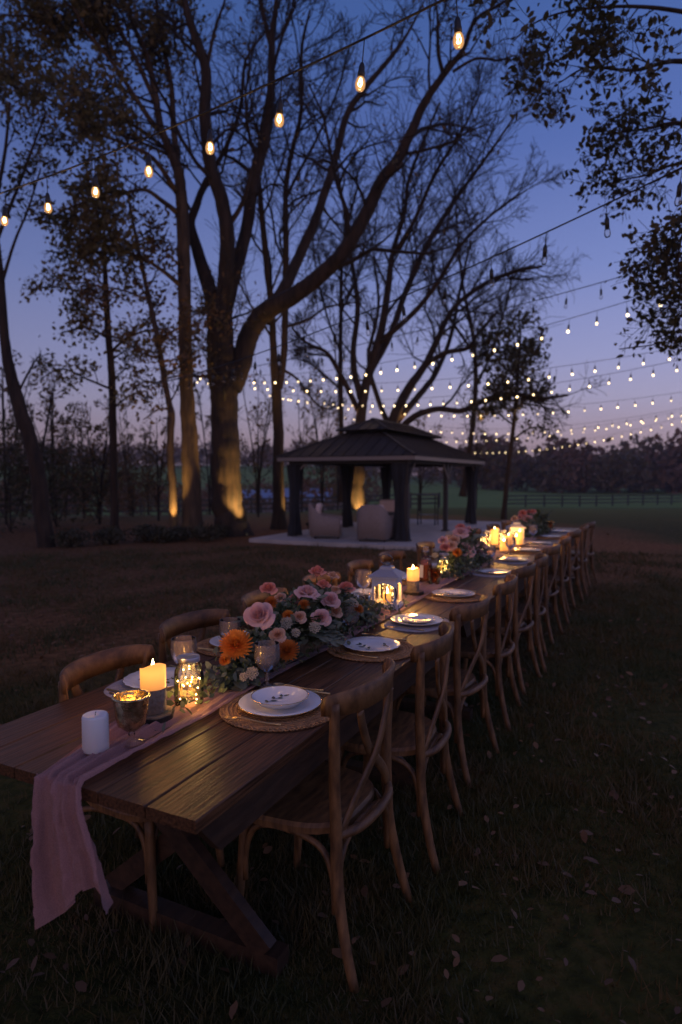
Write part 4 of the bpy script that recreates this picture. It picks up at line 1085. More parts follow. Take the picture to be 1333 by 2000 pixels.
# ------------------------------------------------------------------ cross-back chairs (front faces -x, x=0 is the back plane)
def make_chair():
    t = thing('crossback_chair', '', 'chair')
    # seat
    mb = MB(); n = 40; outl = []
    for k in range(n):
        a = 2 * PI * k / n; c, s = math.cos(a), math.sin(a)
        r = 1 / (abs(c) ** 3.2 + abs(s) ** 3.2) ** (1 / 3.2)
        x = -.20 + .205 * r * c; y = .215 * r * s * (1.03 - .12 * (r * c))
        outl.append((x, y))
    vs = [(x, y, .425) for x, y in outl] + [(x, y, .445) for x, y in outl] + [(-.20 + (x + .20) * .96, y * .96, .457) for x, y in outl] + [(-.20, 0, .452)]
    fs = [tuple(range(n - 1, -1, -1))] + [(i * n + k, i * n + (k + 1) % n, (i + 1) * n + (k + 1) % n, (i + 1) * n + k) for i in range(2) for k in range(n)] + [(2 * n + k, 2 * n + (k + 1) % n, 3 * n) for k in range(n)]
    mb.add(vs, fs); mb.obj('seat', wood_chair, t, False)
    # rear legs run up to the top rail
    for sy in (-1, 1):
        path = crom([(.085, sy * .232, -.01), (.045, sy * .222, .13), (.012, sy * .208, .30), (.004, sy * .200, .45), (.0, sy * .205, .62), (.004, sy * .212, .77), (.006, sy * .214, .868)], 4)
        rad = np.interp(np.linspace(0, 1, len(path)), [0, .35, .5, .8, 1], [.0155, .019, .020, .018, .015])
        mb = MB(); mb.tube(path, rad, 10); mb.obj('rear_leg', wood_chair, t, True)
        path = crom([(-.385, sy * .205, -.01), (-.365, sy * .192, .2), (-.350, sy * .182, .43)], 4)
        mb = MB(); mb.tube(path, np.linspace(.014, .019, len(path)), 10); mb.obj('front_leg', wood_chair, t, True)
    # bent top rail: wide in the middle, tapering and wrapping forward at its ends
    mb = MB(); m = 25; vs = []
    for i in range(m):
        f = i / (m - 1) * 2 - 1; y = f * .236
        x = .060 * (1 - f * f) - .024 * abs(f) ** 5 + .004
        h = .086 * (1 - .24 * abs(f) ** 6); zc = .862 + .004 * (1 - f * f); th = .019
        ln = .010
        for (dx, dz) in ((-th / 2, -h / 2), (th / 2, -h / 2 + .004), (th / 2 + .003, 0), (th / 2 + ln, h / 2 - .006), (ln, h / 2), (-th / 2 + ln, h / 2 - .004), (-th / 2 - .002, 0)):
            vs.append((x + dx, y, zc + dz))
    k7 = 7
    fs = [(i * k7 + j, i * k7 + (j + 1) % k7, (i + 1) * k7 + (j + 1) % k7, (i + 1) * k7 + j) for i in range(m - 1) for j in range(k7)] + [tuple(range(k7 - 1, -1, -1)), tuple((m - 1) * k7 + j for j in range(k7))]
    mb.add(vs, fs); mb.obj('top_rail', wood_chair, t, True)
    # the two crossing slats of the back
    for sy in (-1, 1):
        path = crom([(.050, sy * .125, .825), (.046, sy * .10, .77), (.040 + .008 * sy, sy * .015, .655), (.030, -sy * .10, .545), (.018, -sy * .165, .475), (.006, -sy * .190, .43)], 5)
        mb = MB(); vs = []; mm = len(path)
        for i, p in enumerate(path):
            a = path[max(0, i - 1)]; b = path[min(mm - 1, i + 1)]; d = Vector(b - a).normalized(); nrm = Vector((1, 0, 0)); sd = d.cross(nrm).normalized(); nn = sd.cross(d)
            w = .019; th = .007
            for u_, v_ in ((-w, -th * .5), (-w * .5, -th), (w * .5, -th), (w, -th * .5), (w, th * .5), (w * .5, th), (-w * .5, th), (-w, th * .5)):
                vs.append(Vector(p) + sd * u_ + nn * v_)
        fs = [(i * 8 + j, i * 8 + (j + 1) % 8, (i + 1) * 8 + (j + 1) % 8, (i + 1) * 8 + j) for i in range(mm - 1) for j in range(8)] + [tuple(range(7, -1, -1)), tuple((mm - 1) * 8 + j for j in range(8))]
        mb.add(vs, fs); mb.obj('cross_slat', wood_chair, t, True)
    # rear seat rail bowing out behind the seat
    mb = MB(); pth = crom([(.004, -.20, .445), (.045, -.12, .445), (.058, 0, .447), (.045, .12, .445), (.004, .20, .445)], 5); mb.tube(pth, .016, 8); mb.obj('rear_rail', wood_chair, t, True)
    # bent braces under the seat, an arch between each pair of legs
    for a, b in (((-.355, -.19), (-.355, .19)), ((-.355, -.19), (.008, -.207)), ((-.355, .19), (.008, .207)), ((.008, -.207), (.008, .207))):
        A, B = np.array(a), np.array(b); q = lambda f, z: (*(A + (B - A) * f), z)
        mb = MB(); mb.tube(crom([q(.02, .20), q(.035, .31), q(.14, .392), q(.34, .418), q(.5, .420), q(.66, .418), q(.86, .392), q(.965, .31), q(.98, .20)], 3), .0105, 7); mb.obj('bent_brace', wood_chair, t, True)
    return t
chair0 = make_chair(); used = [False]
def put_chair(s, tt, rz, label, group):
    t = chair0 if not used[0] else copy_tree(chair0); used[0] = True
    t.location = T(s, tt); t.rotation_euler = (0, 0, RZ + rz); t['label'] = label; t['group'] = group
    return t
rc = [.775, 1.435, 2.19, 2.99, 3.70, 4.30, 5.20, 6.10, 7.05, 7.90, 8.65]
jr = random.Random(5)
for i, s in enumerate(rc):
    put_chair(s, -.098 + (.02, -.01, .02, .015, .02, .01, .03, .03, .02, 0, -.02)[i], R((-1, 4, -5, 3, -4, 7, -3, 5, -6, 4, -7)[i]), 'wooden cross-back chair on the open lawn side, %s from the near table end' % ORD[i], 'chairs along the lawn side')
lc = [.66, 1.26, 1.93, 2.65, 3.36, 4.05, 4.95, 5.85, 6.8, 7.7, 8.5]
for i, s in enumerate(lc):
    put_chair(s, TW + .022 + (.0, .06, .10, .11, .14, .15, .14, .12, .1, .08, .06)[i], PI + R((2, -2, 3, -1, 4, -3, 2, -2, 3, -2, 1)[i]), 'wooden cross-back chair on the gazebo side, %s from the near table end' % ORD[i], 'chairs along the gazebo side').location.z = (-.045 if i == 0 else -.012)

# ------------------------------------------------------------------ runner
def runner():
    rg = random.Random(3); n = 61
    L = 8.9
    path = []                                   # (s, z, drop)
    for i in range(40): path.append(('d', i / 39.0))
    for i in range(1, 260): path.append(('t', L * (i / 259.0) ** 1.5))
    rows = []
    for kind, q in path:
        row = []
        for k in range(n):
            f = k / (n - 1)                      # 0 lawn side, 1 gazebo side
            if kind == 'd':
                drop = (1 - q)                   # 1 at the hem
                wid = .17 + .12 * drop ** .9
                cen = .43 - .075 * drop
                tt = cen + (f - .5) * wid
                hem = .245 + .14 * f ** 1.3 + .012 * math.sin(f * 9 + 1) - .03 * math.exp(-((f - .35) / .12) ** 2)
                z = TH + .012 - drop * hem * 1.0
                fold = (.038 * math.sin(f * 15 + .6 + .8 * drop) + .016 * math.sin(f * 37 + drop * 2) + .006 * math.sin(f * 71 - 3 * drop)) * (.35 + .65 * drop)
                s = -.012 - .012 * min(1, drop * 5) - .5 * abs(fold) - .5 * fold
                cr = mnoise.noise(Vector((f * 9, q * 6, 3.1))) * .012 + mnoise.noise(Vector((f * 26, q * 14, 7.7))) * .006
                row.append(T(s - abs(cr) - .3 * cr, tt + .004 * math.sin(q * 9 + f * 5), z))
            else:
                s = q
                wid = .16 + .11 * min(1, s / .5) + .012 * math.sin(s * 3.1)
                cen = .43 + .09 * min(1, s / .7) + .012 * math.sin(s * 2.3 + 1)
                tt = cen + (f - .5) * wid
                fd = max(0, 1 - s / .8)
                fold = .004 * math.sin(f * 17 + .6 + .3 * s) + .0030 * math.sin(f * 37 + s * 2.2) + .0016 * math.sin(f * 71 - s * 3) + .0022 * math.sin(f * 12 + s * 7)
                z = TH + .0085 + fold * (1 + 1.2 * fd) + .004 * fd + .004 * mnoise.noise(Vector((f * 14, s * 22, 1.3))) + .002 * mnoise.noise(Vector((f * 40, s * 30, 5.3)))
                row.append(T(s, tt, z))
        rows.append(row)
    mb = MB(); vs = [p for r in rows for p in r]
    fs = [(i * n + k, i * n + k + 1, (i + 1) * n + k + 1, (i + 1) * n + k) for i in range(len(rows) - 1) for k in range(n - 1)]
    mb.add(vs, fs); o = mb.obj('table_runner', gauze_mat, None, True)
    tag(o, 'dusty pink gauze runner draped down the middle of the tables', 'runner')
runner()

# ------------------------------------------------------------------ place settings
def mesh_placemat():
    mb = MB(); n = 72; Rm = .196
    mb.lathe([(.001, .004), (.06, .0055), (.115, .004), (.118, .0055), (Rm - .012, .0058), (Rm - .006, .003), (Rm - .006, .0)], n, close=False)
    for k in range(n):                            # looped braid edge
        a = 2 * PI * k / n; c = Vector((Rm * math.cos(a), Rm * math.sin(a), .004)); e = Vector((math.cos(a), math.sin(a), 0)); f = Vector((-e.y, e.x, 0))
        pts = [c + (e * math.cos(b) * .0085 + f * math.sin(b) * .0075) for b in np.linspace(0, 2 * PI, 9)]
        mb.tube(pts, .0030, 5, cap=False)
    for r in (.085, .100, .118, .148, .164, .178):            # coiled cords
        mb.tube([(r * math.cos(b), r * math.sin(b), .0062) for b in np.linspace(0, 2 * PI, 65)], .0032, 5, cap=False)
    for k in range(48):                           # open spokes between the coils
        a = 2 * PI * k / 48; mb.tube([(.118 * math.cos(a), .118 * math.sin(a), .0068), (.148 * math.cos(a + .06), .148 * math.sin(a + .06), .0068)], .0022, 4)
    return mb.mesh('placemat', jute, True)
def mesh_linen():
    mb = MB(); n = 48; vs = [(0, 0, .003)]
    for i, q in enumerate((.5, .97, 1.0)):
        for k in range(n):
            a = 2 * PI * k / n; r = 1 / (abs(math.cos(a)) ** 2.6 + abs(math.sin(a)) ** 2.6) ** (1 / 2.6)
            vs.append((.205 * q * r * math.cos(a), .158 * q * r * math.sin(a), (.003, .003, .0)[i]))
    fs = [(0, 1 + k, 1 + (k + 1) % n) for k in range(n)] + [(1 + i * n + k, 1 + (i + 1) * n + k, 1 + (i + 1) * n + (k + 1) % n, 1 + i * n + (k + 1) % n) for i in range(2) for k in range(n)]
    mb.add(vs, fs); return mb.mesh('placemat', linen)
def mesh_plate(r, h, scallop=0.0, n=72):
    w = (lambda a, z: scallop * (abs(math.sin(a * 9)) - .5) * min(1, z / h)) if scallop else None
    mb = MB(); mb.lathe([(r * .55, .0), (r * .60, .002), (r * .98, h - .002), (r, h), (r * .985, h + .002), (r * .66, .0075), (r * .60, .005), (.001, .005)], n, close=False, wob=w)
    return mb.mesh('plate', china, True)
def mesh_rim(r, h, scallop=0.0, n=72):
    mb = MB(); pts = []
    for k in range(n + 1):
        a = 2 * PI * k / n; rr = r * (1 + (scallop * (abs(math.sin(a * 9)) - .5) if scallop else 0)); pts.append((rr * math.cos(a), rr * math.sin(a), h + .0007))
    mb.tube(pts, .0014, 5, cap=False); return mb.mesh('gold_rim', gold, True)
def mesh_bowl():
    mb = MB(); r = .098
    mb.lathe([(.048, 0), (.050, .006), (.074, .010), (r, .031), (r + .001, .032), (r - .003, .031), (.072, .012), (.001, .009)], 56, close=False); return mb.mesh('bowl', china, True)
def mesh_sprig(sc=1.0, z=.0062, rr=None, off=0.02):
    """printed sprig: stem and leaves lying on the glaze"""
    mb = MB(); g = random.Random(9)
    def leaf(x, y, a, l, w):
        vs = []
        for (u_, v_) in ((0, 0), (.3, .5), (.65, .42), (1, 0), (.65, -.42), (.3, -.5)):
            vs.append((x + (u_ * l * math.cos(a) - v_ * w * math.sin(a)), y + (u_ * l * math.sin(a) + v_ * w * math.cos(a)), z))
        mb.add(vs, [(0, 5, 4, 3, 2, 1)])
    for (x, y, a, l, w) in ((-.050, off, .15, .05, .0022), (-.004, off + .007, -.12, .045, .0022), (-.035, off + .003, 1.0, .024, .011), (-.020, off + .005, -.75, .026, .012),
                            (.000, off + .007, .85, .028, .013), (.014, off + .006, -.9, .022, .010), (.030, off + .003, .7, .026, .012), (.040, off + .001, -.2, .026, .012)):
        leaf(x * sc, y * sc, a, l * sc, w * sc)
    for (x, y, a, l, w) in ((-.040, -.052, .1, .040, .009), (-.010, -.056, -.25, .030, .010), (-.022, -.050, .7, .018, .008)):
        leaf(x * sc, y * sc, a, l * sc, w * sc)
    return mb.mesh('printed_sprig', print_green)
def mesh_fork():
    mb = MB(); pts = crom([(0, -.10, .004), (0, -.03, .004), (0, .03, .009), (0, .06, .006)], 4); mb.tube(pts, [.0036 - .0012 * math.sin(PI * i / (len(pts) - 1)) for i in range(len(pts))], 6)
    for k in range(4):
        x = (k - 1.5) * .0052; mb.tube([(x * .5, .055, .006), (x, .066, .003), (x, .085, .0022), (x, .10, .006)], [.0018, .0015, .0013, .0008], 5)
    return mb.mesh('fork', brass, True)
def mesh_knife():
    mb = MB(); pts = [(0, -.11, .004), (0, -.06, .004), (0, -.01, .004)]; mb.tube(pts, [.0045, .0038, .0035], 8)
    mb.add([(-.006, -.01, .004), (.006, -.01, .004), (.008, .05, .004), (.004, .10, .004), (-.005, .11, .004), (-.006, .05, .004),
            (-.006, -.01, .0055), (.006, -.01, .0055), (.007, .05, .0055), (.004, .10, .0055), (-.005, .11, .0055), (-.006, .05, .0055)],
           [(5, 4, 3, 2, 1, 0), (6, 7, 8, 9, 10, 11)] + [(j, (j + 1) % 6, (j + 1) % 6 + 6, j + 6) for j in range(6)])
    return mb.mesh('knife', brass)
def mesh_spoon():
    mb = MB(); pts = crom([(0, -.10, .004), (0, -.03, .004), (0, .04, .010), (0, .058, .006)], 4); mb.tube(pts, [.0036 - .0014 * math.sin(PI * i / (len(pts) - 1)) for i in range(len(pts))], 6)
    vs = []; n = 18
    for q, z in ((1, .0075), (.75, .0035), (.35, .0015)):
        for k in range(n):
            a = 2 * PI * k / n; vs.append((.0165 * q * math.cos(a), .078 + .024 * q * math.sin(a), z))
    vs.append((0, .078, .001)); fs = [(i * n + k, (i + 1) * n + k, (i + 1) * n + (k + 1) % n, i * n + (k + 1) % n) for i in range(2) for k in range(n)] + [(2 * n + k, 3 * n, 2 * n + (k + 1) % n) for k in range(n)]
    mb.add(vs, fs); return mb.mesh('spoon', brass, True)
M_mat, M_lin = mesh_placemat(), mesh_linen()
M_pl, M_rim = mesh_plate(.142, .016), mesh_rim(.142, .016)
M_ps, M_prs = mesh_plate(.132, .016, .035), mesh_rim(.132, .016, .035)
M_sal, M_salr = mesh_plate(.098, .013, .03), mesh_rim(.098, .013, .03)
M_bowl, M_bowlr = mesh_bowl(), mesh_rim(.098, .0315)
M_sp, M_spb = mesh_sprig(1.25), mesh_sprig(1.05, .0125, off=.020)
M_fork, M_knife, M_spoon = mesh_fork(), mesh_knife(), mesh_spoon()
def setting(s, t, side, i, kind, mat='jute', cutlery=True):
    where = 'at the %s %s seat' % (ORD[i], 'lawn-side' if side > 0 else 'gazebo-side')
    rz = RZ + (0 if side > 0 else PI) - PI / 2 + R(jr.uniform(-4, 4))
    # local +y of the setting points to the table middle
    rot = RZ + (PI / 2 if side > 0 else -PI / 2)
    z = TH + .0012
    if mat:
        o = link('placemat', M_mat if mat == 'jute' else M_lin, None, T(s, t, z), rot + R(jr.uniform(-5, 5)))
        tag(o, ('round braided jute placemat ' if mat == 'jute' else 'grey oval fabric placemat ') + where, 'placemat', 'placemats'); z += .0105 if mat == 'jute' else .0045
    big_scal = kind == 'scal'
    p = thing('dinner_plate', ('white scalloped dinner plate ' if big_scal else 'white dinner plate with gold rim ') + where, 'plate', T(s, t, z), rot + jr.random(), 'dinner plates')
    link('dish', M_ps if big_scal else M_pl, p); link('gold_rim', M_prs if big_scal else M_rim, p)
    if kind == 'scal': link('printed_sprig', M_sp, p)
    if kind == 'bowl':
        b = thing('soup_bowl', 'shallow white bowl with sprig print on the plate ' + where, 'bowl', T(s, t, z + .0052), rot - .2, 'bowls and side plates')
        link('dish', M_bowl, b); link('gold_rim', M_bowlr, b); link('printed_sprig', M_spb, b)
    if kind == 'stack':
        b = thing('side_plate', 'small white side plate stacked on the dinner plate ' + where, 'plate', T(s, t, z + .0075), rot + 1, 'bowls and side plates')
        link('dish', M_sal, b); link('gold_rim', M_salr, b); link('printed_sprig', M_spb, b, (0, 0, -.0062))
    if cutlery:
        zc = TH + (.0135 if mat == 'jute' else .0045); sg = side
        for nm, me, off, dt in (('fork', M_fork, -.168, .0), ('knife', M_knife, .160, .0), ('spoon', M_spoon, .178, .03)):
            # seen from the sitter the fork lies left, knife and spoon right; the near one lies nearer the camera on the lawn side
            o = link(nm, me, None, T(s + sg * off * 1.0, t + sg * dt, zc), rot + R(jr.uniform(-7, 7)))
            tag(o, 'brass-coloured %s beside the plate %s' % (nm, where), nm, 'cutlery')
rs = [(.700, .200, 'bowl', 'jute', True), (1.53, .215, 'scal', 'jute', True), (2.13, .205, 'stack', 'linen', True), (2.96, .24, 'stack', 'jute', True), (4.10, .23, 'scal', 'linen', False), (4.95, .24, 'stack', 'linen', False),
      (5.75, .25, 'stack', 'jute', False), (6.60, .26, 'stack', 'linen', False), (7.45, .25, 'scal', 'jute', False), (8.40, .25, 'stack', 'linen', False)]
for i, (s, t, k, m, c) in enumerate(rs): setting(s, t, 1, i, k, m, c)
lsx = [(.73, .765, 'scal', 'linen', True), (1.32, .80, 'bowl', 'jute', True), (2.75, .77, 'stack', 'linen', False), (3.45, .77, 'scal', 'jute', False), (4.2, .77, 'stack', 'linen', False), (5.0, .77, 'scal', 'linen', False)]
for i, (s, t, k, m, c) in enumerate(lsx): setting(s, t, -1, i, k, m, c)

# ------------------------------------------------------------------ glassware
def wine_meshes():
    b = MB(); out = [(.0055, .052), (.013, .060), (.036, .076), (.047, .098), (.050, .122), (.0485, .148), (.0470, .165)]
    fl = lambda a, z: .022 * math.cos(16 * a) * (1 if .075 < z < .135 else 0)
    b.lathe(out, 48, close=False, wob=fl); b.lathe([(r - .0016, z) for r, z in out[1:]], 32, close=False); b.lathe([(.0470, .165), (.0462, .1662), (.0454, .165)], 32, close=False)
    s = MB(); s.lathe([(.034, 0), (.034, .0025), (.012, .006), (.0065, .012), (.006, .022), (.0095, .028), (.006, .034), (.0095, .041), (.0055, .048), (.007, .055)], 24)
    return b.mesh('bowl', crystal, True), s.mesh('stem', crystal, True)
M_wb, M_ws = wine_meshes()
def wine(s, t, label, sc=1.0):
    o = thing('wine_goblet', label, 'goblet', T(s, t, TH + .0012), RZ, 'crystal goblets'); o.scale = (sc,) * 3
    link('bowl', M_wb, o); link('stem', M_ws, o)
wine(.883, .369, 'cut-crystal goblet between the first plate and the orange blooms')
wine(1.686, .40, 'cut-crystal goblet behind the second plate, before the greenery')
wine(.80, .70, 'cut-crystal goblet behind the nearest jar of fairy lights')
wine(1.15, .73, 'cut-crystal goblet half hidden behind the orange chrysanthemum')
wine(2.66, .76, 'crystal goblet behind the near white lantern', 1.1)
wine(2.95, .70, 'crystal goblet behind the second lit pillar candle', 1.0)
wine(4.62, .38, 'crystal goblet against the middle flower arrangement', 1.05)
wine(5.45, .36, 'crystal goblet just past the middle flower arrangement', 1.05)
wine(7.05, .40, 'clear goblet in front of the farthest flowers', 1.15)
def stem_glass(s, t, label):
    o = thing('wine_glass', label, 'wine glass', T(s, t, TH + .0012), RZ)
    mb = MB(); out = [(.003, .075), (.020, .085), (.034, .105), (.036, .130), (.031, .165)]; mb.lathe(out, 32, close=False); mb.obj('bowl', clear, o, True)
    mb = MB(); mb.lathe([(.033, 0), (.033, .002), (.006, .005), (.0035, .015), (.003, .075)], 20); mb.obj('stem', clear, o, True)
stem_glass(2.20, .385, 'plain stemmed wine glass in front of the near white lantern')
def tumbler(s, t, label, fill=True, sc=1.0):
    o = thing('tumbler', label, 'glass', T(s, t, TH + .0012), RZ, 'amber tumblers'); o.scale = (sc,) * 3
    fl = lambda a, z: .03 * abs(math.sin(8 * a))
    mb = MB(); mb.lathe([(.001, .004), (.030, .004), (.036, .05), (.038, .092)], 48, close=False, wob=fl); mb.obj('wall', amber_glass if fill else crystal, o, True)
    mb = MB(); mb.lathe([(.031, 0), (.032, .008), (.001, .008)], 24); mb.obj('base', crystal, o)
tumbler(3.36, .50, 'amber faceted tumbler in front of the spirit decanter', True, 1.25)
tumbler(3.62, .74, 'amber tumbler beyond the spirit decanter', True, 1.1)
tumbler(8.95, .45, 'amber tumbler past the farthest flowers', True, 1.2)
tumbler(3.05, .80, 'amber tumbler behind the lantern on the gazebo side', True, 1.0)

# ------------------------------------------------------------------ candles, jars, lanterns
def lamp(parent, loc, energy, color=(1, .47, .11), r=.02):
    ld = bpy.data.lights.new('candle_glow', 'POINT'); ld.energy = energy * 2.4; ld.color = color; ld.shadow_soft_size = r
    o = bpy.data.objects.new('candle_glow', ld); COL.objects.link(o); o.parent = parent; o.location = loc
def flame_mesh():
    mb = MB(); mb.lathe([(.0005, 0), (.0050, .005), (.0066, .013), (.0050, .024), (.0022, .034), (.0003, .042)], 12); return mb.mesh('flame', flame_mat, True)
M_flame = flame_mesh()
def led_candle(s, t, label, r=.041, h=.165, slice_=True, power=.8, glow=.52, slant=.035):
    o = thing('pillar_candle', label, 'candle', T(s, t, TH + .008 + (.026 if slice_ else 0)), RZ, 'lit pillar candles')
    z0 = h * (1 - glow); n = 40
    mb = MB(); vs = []
    top = lambda a: h - slant * .5 * (1 + math.cos(a - 2.6)) - .003 * math.sin(3 * a)
    for z in (0, .35, .7, .9, 1.0):
        for k in range(n):
            a = 2 * PI * k / n; vs.append((r * math.cos(a), r * math.sin(a), z0 + (top(a) - z0) * z))
    for q, dz in ((.93, -.001), (.86, -.012), (.3, -.016)):
        for k in range(n):
            a = 2 * PI * k / n; vs.append((r * q * math.cos(a), r * q * math.sin(a), (top(a) + dz) * q + (1 - q) * (h - slant * .5 + dz)))
    vs.append((0, 0, h - slant * .5 - .017))
    fs = [(i * n + k, i * n + (k + 1) % n, (i + 1) * n + (k + 1) % n, (i + 1) * n + k) for i in range(7) for k in range(n)] + [(7 * n + k, 7 * n + (k + 1) % n, 8 * n) for k in range(n)]
    mb.add(vs, fs); mb.obj('wax', wax_glow, o, True)
    mb = MB(); mb.lathe([(r * .98, 0), (r * 1.015, .002), (r * 1.015, z0 - .001), (r * .98, z0)], 40); mb.obj('wrap', burlap, o, True)
    link('flame', M_flame, o, (0, 0, h - slant * .5 - .016))
    lamp(o, (0, 0, h + .03), power)
    if slice_:
        w = thing('wood_slice', 'bark-edged wood slice under the ' + label.split(',')[0], 'wood slice', T(s, t, TH + .0085), RZ, 'wood slices')
        rg = random.Random(label); ph = rg.random() * 6
        wb = lambda a, z: .05 * math.sin(3 * a + ph) + .03 * math.sin(7 * a)
        mb = MB(); mb.lathe([(.064, .0), (.068, .004), (.067, .020)], 36, wob=wb); mb.obj('bark_edge', bark, w)
        mb = MB(); mb.lathe([(.062, .0202), (.061, .0245), (.001, .0245)], 36, wob=wb, close=False); mb.obj('cut_face', bark_slice, w)
    return o
led_candle(.427, .515, 'tall lit candle by the nearest jar, its slanted top glowing orange', power=.62)
led_candle(2.90, .50, 'lit pillar candle behind the near white lantern', h=.15, slant=.004, power=1.5, glow=.55)
led_candle(5.80, .60, 'tall lit candle in the far cluster, front one', h=.21, power=1.8, r=.042, glow=.85)
led_candle(6.05, .50, 'short lit candle in the far cluster beside the far lantern', h=.15, power=.8, slice_=False, glow=.8)
led_candle(5.62, .46, 'small lit candle at the front of the far cluster', h=.12, power=1.0, slice_=False, glow=.9, slant=.004)  # extra candle, added so the far cluster merges into a bright band
led_candle(6.28, .42, 'slim lit candle between the far jar and the far lantern', h=.17, power=1.0, slice_=False, glow=.9, r=.034, slant=.01)  # another candle added only to strengthen the warm glow of the cluster
wc = thing('pillar_candle', 'short unlit white candle nearest the table end', 'candle', T(.16, .488, TH + .014), RZ)
mb = MB(); mb.lathe([(.034, 0), (.0365, .002), (.0365, .098), (.0345, .103), (.032, .1045), (.028, .1005), (.010, .0985), (.001, .098)], 48, wob=lambda a, z: .010 * math.sin(2 * a + 40 * z) + .006 * math.sin(5 * a)); mb.obj('wax', white_wax, wc, True)
mb = MB(); mb.tube([(0, 0, .100), (.001, 0, .107), (.003, 0, .112)], .0011, 5); mb.obj('wick', black_rubber, wc)
gb = thing('mercury_goblet', 'footed mercury-glass goblet in front of the tall lit candle', 'goblet', T(.254, .442, TH + .010), RZ)
mb = MB(); dim = lambda a, z: .012 * math.sin(9 * a + z * 300) * math.sin(5 * a)
out = [(.006, .034), (.020, .038), (.040, .055), (.047, .085), (.049, .115), (.0525, .138)]
mb.lathe(out, 44, close=False, wob=dim); mb.lathe([(r - .002, z + .0015) for r, z in out], 44, close=False); mb.obj('bowl', mercury, gb, True)
mb = MB(); mb.tube([(.0515 * math.cos(a), .0515 * math.sin(a), .1385) for a in np.linspace(0, 2 * PI, 41)], .0042, 7, cap=False); mb.obj('rolled_rim', mercury, gb, True)
mb = MB(); mb.lathe([(.037, 0), (.037, .003), (.012, .008), (.007, .016), (.010, .024), (.007, .034)], 30); mb.obj('foot', clear, gb, True)
mb = MB(); mb.lathe([(.019, .045), (.019, .058), (.001, .058)], 20); mb.obj('tea_light', wax_glow, gb); lamp(gb, (0, 0, .09), .10)

def jar_of_lights(s, t, label, flabel, seed, power=.7, sc=1.0, lid=True):
    o = thing('mason_jar', label, 'jar', T(s, t, TH + .0105), RZ, 'mason jars'); o.scale = (sc,) * 3
    prof = [(.001, .003), (.042, .003), (.049, .010), (.050, .05), (.0505, .10), (.047, .125), (.038, .143), (.0355, .150), (.0355, .158)]
    mb = MB(); mb.lathe(prof, 40, close=False); mb.obj('glass_body', clear, o, True)
    if lid:
        mb = MB(); mb.lathe([(.0375, .154), (.0385, .156), (.0385, .170), (.037, .172), (.033, .172), (.032, .1708), (.001, .1705)], 40, close=False); mb.obj('lid', zinc, o, True)
        mb = MB(); 
        for z in (.158, .163, .168): mb.tube([(.0387 * math.cos(a), .0387 * math.sin(a), z) for a in np.linspace(0, 2 * PI, 33)], .0009, 4, cap=False)
        mb.obj('screw_band', zinc, o)
    g = random.Random(seed)
    fl = thing('fairy_lights', flabel, 'fairy lights', T(s, t, TH + .0105), RZ, 'fairy lights in the jars'); fl.scale = (sc,) * 3
    pts = []
    for k in range(34):
        a = g.random() * 2 * PI; r = .040 * math.sqrt(g.random()); z = .012 + .118 * g.random() ** 1.25; pts.append((r * math.cos(a), r * math.sin(a), z))
    mb = MB(); mb.tube(crom(pts, 3), .0006, 4); mb.obj('wire', wire_mat, fl)
    for k, p in enumerate(pts[:20]):
        link('bulb', M_fb, fl, p)
    lamp(fl, (0, 0, .06), power, (1, .54, .14), .035)
mb = MB(); mb.ball((0, 0, 0), .0026, 8, 6); M_fb = mb.mesh('bulb', fairy_mat, True)
jar_of_lights(.571, .487, 'lidded mason jar of fairy lights nearest the camera', 'golden fairy lights inside the nearest mason jar', 2, .42)
jar_of_lights(3.80, .56, 'lidded mason jar glowing in front of the middle flowers', 'golden fairy lights inside the jar by the middle flowers', 4, 1.4)
jar_of_lights(2.66, .585, 'mason jar of fairy lights squeezed between lantern and second candle', 'golden fairy lights inside the jar behind the white lantern', 5, .5, .95)
jar_of_lights(6.22, .60, 'mason jar of fairy lights beside the far white lantern', 'golden fairy lights inside the jar by the far lantern', 6, .9)
jar_of_lights(5.55, .66, 'mason jar of fairy lights in front of the far lit candles', 'golden fairy lights inside the jar by the far candles', 7, .9)
jar_of_lights(5.98, .73, 'mason jar of fairy lights added behind the far lit candles for more glow', 'golden fairy lights inside the added jar behind the far candles', 11, 1.2, 1.05)  # extra jar, added to brighten the far candle cluster
jar_of_lights(8.75, .70, 'small mason jar glowing past the farthest flowers', 'golden fairy lights inside the jar past the farthest flowers', 8, .4, .8)

